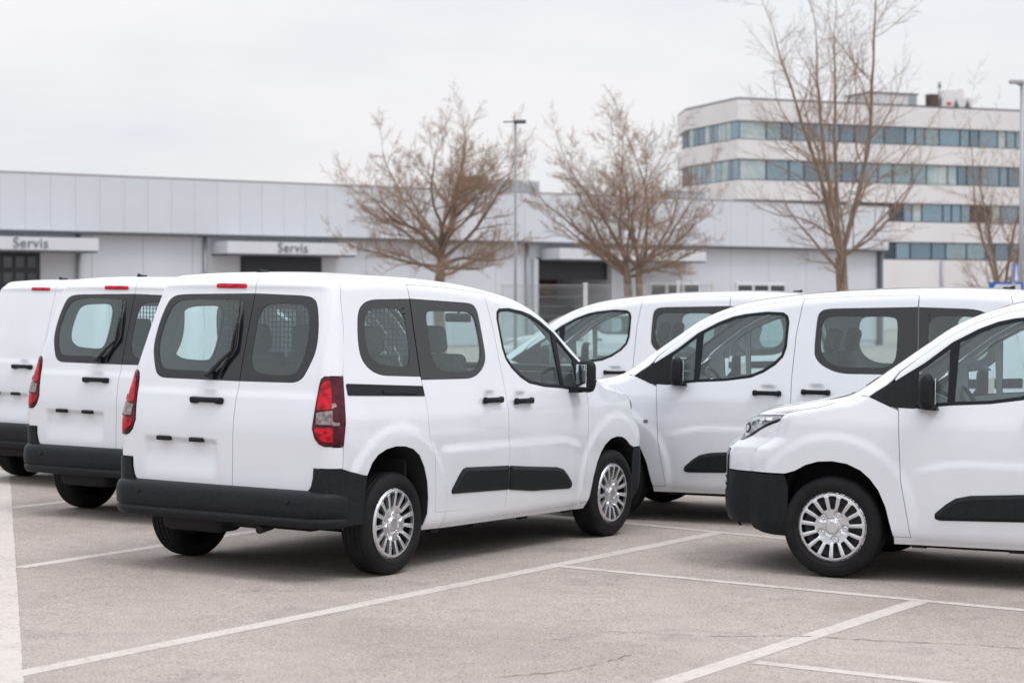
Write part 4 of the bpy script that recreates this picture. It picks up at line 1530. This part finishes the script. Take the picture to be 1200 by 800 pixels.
p = hp(1039, 2.5)
ru = thing('vent_pipe', 'short white vent pipe standing on the right end of the hall roof', 'pipe', (p.x, p.y, 6.79))
MB().tube([(0, 0, 0), (0, 0, .85)], .19, 12).build('pipe', frame_white, ru)
MB().tube([(0, 0, .853), (0, 0, .98)], [.27, .12], 12).build('cap', frame_white, ru)

# ------------------------------------------------------------------ office block behind
off_wall = noisy(mat('office_wall', (.70, .675, .685), .7), .25, (.66, .65, .66), (.71, .70, .71))
off_dark = mat('office_mullion', (.045, .06, .085), .45)
panes = [mat('office_glass_blue', (.24, .34, .40), .12, metal=.7), mat('office_glass_teal', (.28, .38, .41), .15, metal=.65), mat('office_glass_deep', (.18, .25, .305), .1, metal=.7),
         noisy(mat('office_glass_blind', (.40, .48, .49), .3, metal=.3), .8, (.34, .44, .46), (.48, .55, .55)), mat('office_window_open', (.03, .035, .05), .5)]
C0 = Vector((19.0, 172.0)); C1 = Vector((46.0, 183.2)); CL = Vector((15.45, 181.9))
oa = math.atan2(C1.y - C0.y, C1.x - C0.x); od = Vector((math.cos(oa), math.sin(oa)))
LEN = 62.0
office = thing('office_block', 'four storey pale office block with blue ribbon windows behind the hall', 'building', (C0.x, C0.y, 0), oa)
rel = CL - C0
lx = rel.dot(od); ly = rel.dot(Vector((-od.y, od.x)))          # left end of the short flank, in the block's own axes
FOOT = [(0, 0), (LEN, 0), (LEN, 16), (lx + 2, 16), (lx, ly)]
bands = [(5.88, 7.45), (9.17, 10.84), (12.47, 14.27), (15.89, 17.5)]
zs = [-.5]
for z0, z1 in bands: zs += [z0, z1]
zs.append(19.24)
for z0, z1 in zip(zs[0::2], zs[1::2]):
    MB().prism(FOOT, z0, z1).build('wall_band', off_wall, office)
MB().prism([(x * .999 + .02, y * .99 + .1) for x, y in FOOT], 19.243, 19.42).build('parapet_cap', hall_dark, office)
fl = math.hypot(lx, ly); fdir = Vector((lx / fl, ly / fl)); fnor = Vector((-fdir.y, fdir.x))
if fnor.x > 0: fnor = -fnor
def ofu(px):
    k = (px - 600) / FPX
    return (k * C0.y - C0.x) / (od.x - k * od.y)


for bi, (z0, z1) in enumerate(bands):
    core = [(.25, .25), (LEN, .25), (LEN, 15.5), (lx + 2.3, 15.5), (lx + .3, ly)]
    MB().prism([(x, y + .12) for x, y in core], z0 + .002, z1 - .002).build('ribbon_frame', off_dark, office)
    x = .30; start = True
    if bi < 2: x = ofu(1060 if bi else 1051)
    lim = 56.0
    while x < lim:
        wd = rng.choice([2.0, 1.0, 1.0, 1.5, .9, 2.2])
        m = rng.choices(panes, [5, 4, 3, 1.2, .25])[0]
        if x < 1 and bi >= 2: wd = 2.6; m = panes[3]
        MB().box((x + .08, .26, z0 + .1), (x + wd - .08, .36, z1 - .1)).build('window', m, office)
        x += wd
    if bi >= 2:
        t = .25
        while t < fl - .5:
            wd = rng.choice([.8, 1.0, 1.3])
            m = rng.choice(panes[:4])
            p = fdir * t - fnor * .12; q = fdir * min(t + wd - .1, fl - .2) - fnor * .12
            a_ = p - fnor * .15; b_ = q - fnor * .15
            MB().prism([(p.x, p.y), (q.x, q.y), (b_.x, b_.y), (a_.x, a_.y)], z0 + .1, z1 - .1).build('window', m, office)
            t += wd
for px in (1103, 1165):
    k = (px - 600) / FPX; uo = (k * C0.y - C0.x) / (od.x - k * od.y)
    MB().tube([(uo, -.12, 0), (uo, -.12, 5.8)], .13, 8).build('downpipe', M['steel'], office)


def op(px, back):
    k = (px - 600) / FPX; uo = (k * C0.y - C0.x) / (od.x - k * od.y)
    v = C0 + od * uo + Vector((-od.y, od.x)) * back
    return v


p = op(1074, 4)
ph = thing('roof_penthouse', 'long low plant room on the office block roof', 'plant room', (p.x, p.y, 19.42), oa)
MB().box((-2.9, -1, 0), (2.0, 3, 1.25)).build('wall', off_wall, ph)
MB().box((-3.0, -1.1, 1.253), (2.1, 3.1, 1.36)).build('roof', hall_dark, ph)
MB().box((1.1, -1.06, .1), (1.9, -1.005, 1.15)).build('louvre', M['steel'], ph)
p = op(1114, 3)
ph = thing('chimney_stack', 'brown square chimney on the office block roof', 'chimney', (p.x, p.y, 19.42), oa)
MB().box((-.42, -.4, 0), (.42, .4, 1.25)).build('stack', noisy(mat('chimney_brown', (.09, .06, .055), .8), 3, (.07, .05, .045), (.12, .08, .07)), ph)
MB().box((-.46, -.44, 1.253), (.46, .44, 1.36)).build('coping', hall_dark, ph)
p = op(1133, 3)
ph = thing('cooling_unit', 'white cooling plant with two dark triangular openings on the office block roof', 'cooling unit', (p.x, p.y, 19.42), oa)
MB().box((-.95, -.5, 0), (2.2, 1, 1.15)).prism([(-.8, 1.153), (.5, 1.153), (.3, 1.75), (-.6, 1.75)], -.4, .8, 'y').prism([(.75, 1.153), (1.5, 1.153), (1.4, 1.9), (.85, 1.9)], -.4, .8, 'y').build('casing', mat('cooling_white', (.72, .70, .71), .5), ph)
for x0 in (.15, 1.35): MB().prism([(x0, .05), (x0 + .75, .05), (x0 + .38, 1.0)], -.53, -.503, 'y').build('opening', hall_dark, ph)
MB().box((-.5, -.52, .42), (.0, -.502, .68)).build('red_badge', mat('badge_red', (.6, .03, .06), .5), ph)
p = op(1123, 3)
ph = thing('roof_mast', 'short antenna mast on the office block roof', 'antenna', (p.x, p.y, 19.42))
MB().tube([(0, 0, 0), (0, 0, 2.3)], .06, 6).build('mast', M['steel'], ph)
MB().tube([(0, 0, 2.0), (0, 0, 2.5)], .16, 8).build('antenna_head', M['steel'], ph)


# ------------------------------------------------------------------ lamp posts, fence, signs
def gpt(px, Z): return ((px - 600) / FPX * Z, Z)


x, y = gpt(604, 47)
lp = thing('lamp_post', 'tall thin grey lamp post beside the first bare tree', 'lamp post', (x, y, gz(x)))
MB().tube([(0, 0, 0), (0, 0, 2.2), (0, 0, 5.96)], [.042, .034, .024], 10).build('pole', mat('dark_pole', (.25, .26, .28), .5), lp)
MB().tube([(-.28, 0, 5.96), (.05, 0, 5.97), (.2, 0, 5.99)], .022, 6).build('arm', M['steel'], lp)
MB().rbox((.10, 0, 5.965), (.30, .16, .085), .04).build('lamp_head', mat('lamp_head_dark', (.10, .10, .11), .5), lp)
x, y = gpt(1196.8, 42)
lp = thing('lamp_post', 'thick pale grey lamp post at the right edge', 'lamp post', (x, y, gz(x)))
MB().tube([(0, 0, 0), (0, 0, 6.45)], [.055, .044], 14).build('pole', M['steel'], lp)
MB().tube([(0, 0, 6.40), (-.12, 0, 6.46)], .04, 8).build('arm', M['steel'], lp)
MB().rbox((-.12, 0, 6.475), (.30, .18, .09), .035).build('lamp_head', mat('lamp_head_grey', (.42, .43, .45), .5), lp)

FZ = 43.0
f0, f1 = gpt(585, FZ)[0], gpt(838, FZ)[0]
fence = thing('mesh_fence', 'white wire mesh fence on posts in front of the open workshop bay', 'fence', (f0, FZ, 0))
Lf = f1 - f0
posts = [0.04, gpt(686, FZ)[0] - f0, gpt(795, FZ)[0] - f0, Lf - .04]
for q, hh, r_ in zip(posts, (2.20, 2.20, 2.25, 2.20), (.04, .05, .035, .04)):
    MB().box((q - r_, -r_, 0), (q + r_, r_, hh)).build('post', M['wire'], fence)
for q0, q1 in zip(posts[:-1], posts[1:]):
    m = MB()
    k = int((q1 - q0 - .1) / .05)
    for i in range(k + 1):
        xx = q0 + .05 + (q1 - q0 - .1) * i / k
        m.tube([(xx, -.052, .06), (xx, -.052, 2.15)], .0062, 4, cap=False)
    for zz in np.arange(.1, 2.16, .2):
        m.tube([(q0 + .03, -.06, zz), (q1 - .03, -.06, zz)], .004, 4, cap=False)
    m.tube([(q0 + .03, -.058, 2.15), (q1 - .03, -.058, 2.15)], .008, 4, cap=False)
    tag(m.build('mesh_panel', M['mesh'], fence), kind='stuff')

sign_blue = mat('sign_blue', (.02, .12, .48), .35)
sign_white = mat('sign_white', (.62, .63, .66), .4)
Zs = 40.5
x, y = gpt(1179, Zs)
sg = thing('direction_sign', 'wide blue sign board with a pale arrow, beside the right lamp post', 'sign', (x, y, 0), R(-4))
MB().box((-.33, 0, 1.80), (.33, .02, 2.18)).build('board', sign_blue, sg)
MB().prism([(-.30, 1.99), (-.20, 2.14), (.285, 2.14), (.285, 1.84), (-.20, 1.84)], -.006, -.001, 'y').build('arrow', sign_white, sg)
MB().tube([(-.25, .06, 0), (-.25, .06, 2.1)], .03, 8).build('leg', M['steel'], sg)
MB().tube([(.25, .06, 0), (.25, .06, 2.1)], .03, 8).build('leg', M['steel'], sg)
x, y = gpt(1190.5, Zs - .3)
sg = thing('road_sign', 'small upright blue sign with a tall white triangle beside the right lamp post', 'sign', (x, y, 0), R(62))
MB().box((-.17, 0, 2.19), (.17, .015, 2.55)).build('board', sign_blue, sg)
MB().prism([(-.12, 2.21), (.12, 2.21), (.02, 2.51), (-.02, 2.51)], -.006, -.001, 'y').build('symbol', sign_white, sg)
MB().tube([(0, .05, 0), (0, .05, 2.45)], .03, 8).build('pole', M['steel'], sg)


# ------------------------------------------------------------------ bare trees
bark = noisy(mat('bark', (.16, .12, .095), .9), 6, (.16, .115, .085), (.28, .21, .16), stretch=(3, 3, .6))
bark_t = mat('twig_bark', (.29, .205, .155), .9)
bud_m = noisy(mat('bud_tan', (.40, .26, .16), .8), 9, (.33, .21, .13), (.50, .34, .22))


class Tree:
    def __init__(s, seed, H, trunk_r, style):
        s.r = random.Random(seed); s.big = MB(); s.small = MB(); s.buds = MB(); s.style = style; s.nb = 0; s.H = H

    def grow(s, p, d, ln, rad, level, up, bend):
        """one tapering wandering branch with children; returns nothing"""
        r = s.r
        n = max(3, int(ln / (.28 if level < 2 else .16)))
        n = min(n, 12)
        pts = [p.copy()]; rads = [rad]; dirs = [d.copy()]
        seg = ln / n
        for i in range(n):
            d = (d + Vector((r.gauss(0, bend), r.gauss(0, bend), r.gauss(0, bend) + up * .22))).normalized()
            p = p + d * seg
            pts.append(p.copy()); dirs.append(d.copy())
            rads.append(max(.0031, rad * (1 - .78 * (i + 1) / n)))
        mb = s.big if level <= 1 else s.small
        mb.tube(pts, rads, 8 if level == 0 else (6 if level == 1 else (4 if level == 2 else 3)), cap=False)
        return pts, rads, dirs

    def child_dir(s, d, ang, az):
        o = d.orthogonal().normalized(); b = d.cross(o)
        lat = o * math.cos(az) + b * math.sin(az)
        return (d * math.cos(ang) + lat * math.sin(ang)).normalized()

    def branch(s, p, d, ln, rad, level, maxlev, P):
        r = s.r
        pts, rads, dirs = s.grow(p, d, ln, rad, level, P['up'][level], P['bend'][level])
        if level >= maxlev:
            if P['buds']:
                for k in range(P['buds']):
                    q = pts[-1 - r.randrange(0, min(3, len(pts)))] + Vector((r.gauss(0, .03), r.gauss(0, .03), r.gauss(0, .03)))
                    s.bud(q, dirs[-1])
            return
        k = P['n'][level]
        n = max(1, int(k * (.55 + .45 * min(1.5, ln / P['ref'][level])) + r.random()))
        for i in range(n):
            t = P['t0'][level] + (1 - P['t0'][level]) * (i + r.random() * .9) / n
            f = t * (len(pts) - 1); a = min(len(pts) - 2, int(f)); q = pts[a].lerp(pts[a + 1], f - a)
            rr = rads[a] * (1 - (f - a)) + rads[a + 1] * (f - a)
            nd = s.child_dir(dirs[a + 1], R(r.uniform(*P['ang'][level])), r.uniform(0, 2 * math.pi))
            if nd.z < -.15: nd.z *= -.3; nd.normalize()
            cl = ln * P['len'][level] * (1.05 - .6 * t) * r.uniform(.7, 1.25)
            s.branch(q, nd, cl, max(.0042, min(rr * .60, rr * .48 + .003)), level + 1, maxlev, P)
        # leading end goes on as a finer shoot
        if level < maxlev:
            s.branch(pts[-1], dirs[-1], ln * .38, max(.006, rads[-1] * .95), level + 1, maxlev, P)

    def bud(s, q, d):
        r = s.r; z = r.uniform(.015, .027)
        u = Vector((r.gauss(0, 1), r.gauss(0, 1), r.gauss(0, 1))).normalized(); v = u.cross(d + Vector((.01, 0, .02))).normalized()
        s.buds.add([q - u * z * .5, q + v * z * .4, q + u * z, q - v * z * .4 + d * z * .3], [(0, 1, 2), (0, 2, 3)])


def plant(px, Z, label, seed, builder):
    x, y = gpt(px, Z)
    t = thing('bare_tree', label, 'tree', (x, y, gz(x)), 0, 'bare trees in front of the hall')
    T = builder(seed)
    T.big.build('trunk', bark, t, fix=False)
    c = tag(T.small.build('crown', bark_t, t, fix=False), kind='stuff')
    if T.buds.v: tag(T.buds.build('buds', bud_m, c, fix=False), kind='stuff')
    return t


def round_tree(zc, rad_, nl, r0, fork=2.75, twin=False, buds=2):
    def b(seed):
        T = Tree(seed, zc + rad_, r0, 'round'); r = T.r
        P = dict(up=[.5, .08, .22, .26, .26], bend=[.06, .11, .14, .17, .2], n=[0, 10, 8, 7, 5], t0=[0, .25, .18, .15, .1], ang=[(0, 0), (28, 60), (30, 62), (28, 60), (25, 55)],
                 len=[0, .44, .52, .55, .5], ref=[1, 3.0, 1.4, .7, .4], buds=buds)
        stems = [(Vector((0, 0, 0)), Vector((0, 0, 1)), r0, 0)] if not twin else [(Vector((-.05, 0, 0)), Vector((-.09, .02, 1)).normalized(), r0 * .85, -1), (Vector((.13, 0, 0)), Vector((.15, -.03, 1)).normalized(), r0 * .8, 1)]
        paths = []
        for (p, d, rr, sgn) in stems:
            pts = [p]; rads = [rr * 1.3]; n = 14; top = fork + (.55 if twin else 1.1)
            for i in range(n):
                d = (d + Vector((r.gauss(0, .035), r.gauss(0, .035), .03))).normalized(); p = p + d * top / n; pts.append(p.copy())
                t = (i + 1) / n
                rads.append(rr * (1.05 - .2 * t) if t * top < fork else max(.03, rr * (.85 - .45 * (t * top - fork) / max(.1, top - fork))))
            T.big.tube(pts, rads, 10, cap=False)
            paths.append((pts, rads, sgn, top))
        for i in range(nl):
            zz = -.74 + 1.70 * (i + .5) / nl; az = i * 2.39996 + r.uniform(-.25, .25)
            q_ = math.sqrt(max(0, 1 - zz * zz))
            e = Vector((math.cos(az) * q_ * 1.14, math.sin(az) * q_ * 1.14, zz * .84)) * rad_ * r.uniform(.90, 1.06) + Vector((0, 0, zc))
            cand = [q for q in paths if q[2] == 0 or q[2] * e.x >= 0] or paths
            pts, rads, sgn, top = cand[0] if r.random() < .7 else r.choice(paths)
            t = min(.99, max(fork / top, (fork + (top - fork) * (i / nl)) / top)) * (len(pts) - 1)
            a = min(len(pts) - 2, int(t)); o = pts[a].lerp(pts[a + 1], t - a)
            v = e - o; ln = v.length
            d0 = (v.normalized() + Vector((0, 0, .10 if zz > -.2 else -.10))).normalized()
            T.branch(o, d0, ln * .84, min(rads[a] * .6, .012 + .0145 * ln), 1, 4, P)
        return T
    return b


def tall_tree(H, fork, r0, nl, spread, buds=0, low=6):
    def b(seed):
        T = Tree(seed, H, r0, 'tall'); r = T.r
        P = dict(up=[.6, .42, .22, .14, .1], bend=[.04, .055, .10, .15, .18], n=[0, 12, 7, 5, 3], t0=[0, .12, .15, .12, .1], ang=[(0, 0), (32, 58), (32, 62), (28, 58), (25, 55)],
                 len=[0, .44, .50, .55, .5], ref=[1, 6, 2.0, .9, .4], buds=buds)
        p = Vector((0, 0, 0)); d = Vector((0, 0, 1)); pts = [p]; rad = [r0 * 1.3]; n = 8
        for i in range(n):
            d = (d + Vector((r.gauss(0, .02), r.gauss(0, .02), .05))).normalized(); p = p + d * fork / n; pts.append(p.copy()); rad.append(r0 * (1 - .12 * (i + 1) / n))
        T.big.tube(pts, rad, 10, cap=False)
        for i in range(nl):
            az = i * 2 * math.pi / nl + r.uniform(-.3, .3); tilt = R(r.uniform(12, 21)) * spread
            nd = Vector((math.cos(az) * math.sin(tilt), math.sin(az) * math.sin(tilt), math.cos(tilt)))
            T.branch(pts[-1 - (i % 2)], nd, (H - fork) * r.uniform(.72, .86), r0 * r.uniform(.40, .52), 1, 4, P)
        for i in range(low):
            az = i * 2.1 + r.uniform(-.4, .4); tilt = R(r.uniform(45, 72))
            nd = Vector((math.cos(az) * math.sin(tilt), math.sin(az) * math.sin(tilt), math.cos(tilt)))
            T.branch(pts[-1 - (i % 3)], nd, (H - fork) * r.uniform(.28, .42), r0 * r.uniform(.2, .3), 1, 4, P)
        return T
    return b


plant(517, 58, 'round bare tree with tan buds left of the thin lamp post', 11, round_tree(4.95, 2.9, 21, .165, fork=2.6, buds=2))
plant(741, 58, 'bare twin stemmed tree with tan buds in front of the open workshop bay', 23, round_tree(5.0, 2.75, 21, .15, fork=2.6, twin=True, buds=2))
plant(991, 60, 'tallest bare tree, upright forked limbs in front of the office block', 35, tall_tree(12.8, 3.3, .20, 4, 1.25, low=4))
plant(1177, 66, 'slender bare tree beside the right lamp post', 47, tall_tree(8.6, 2.0, .13, 4, 1.3, buds=1))
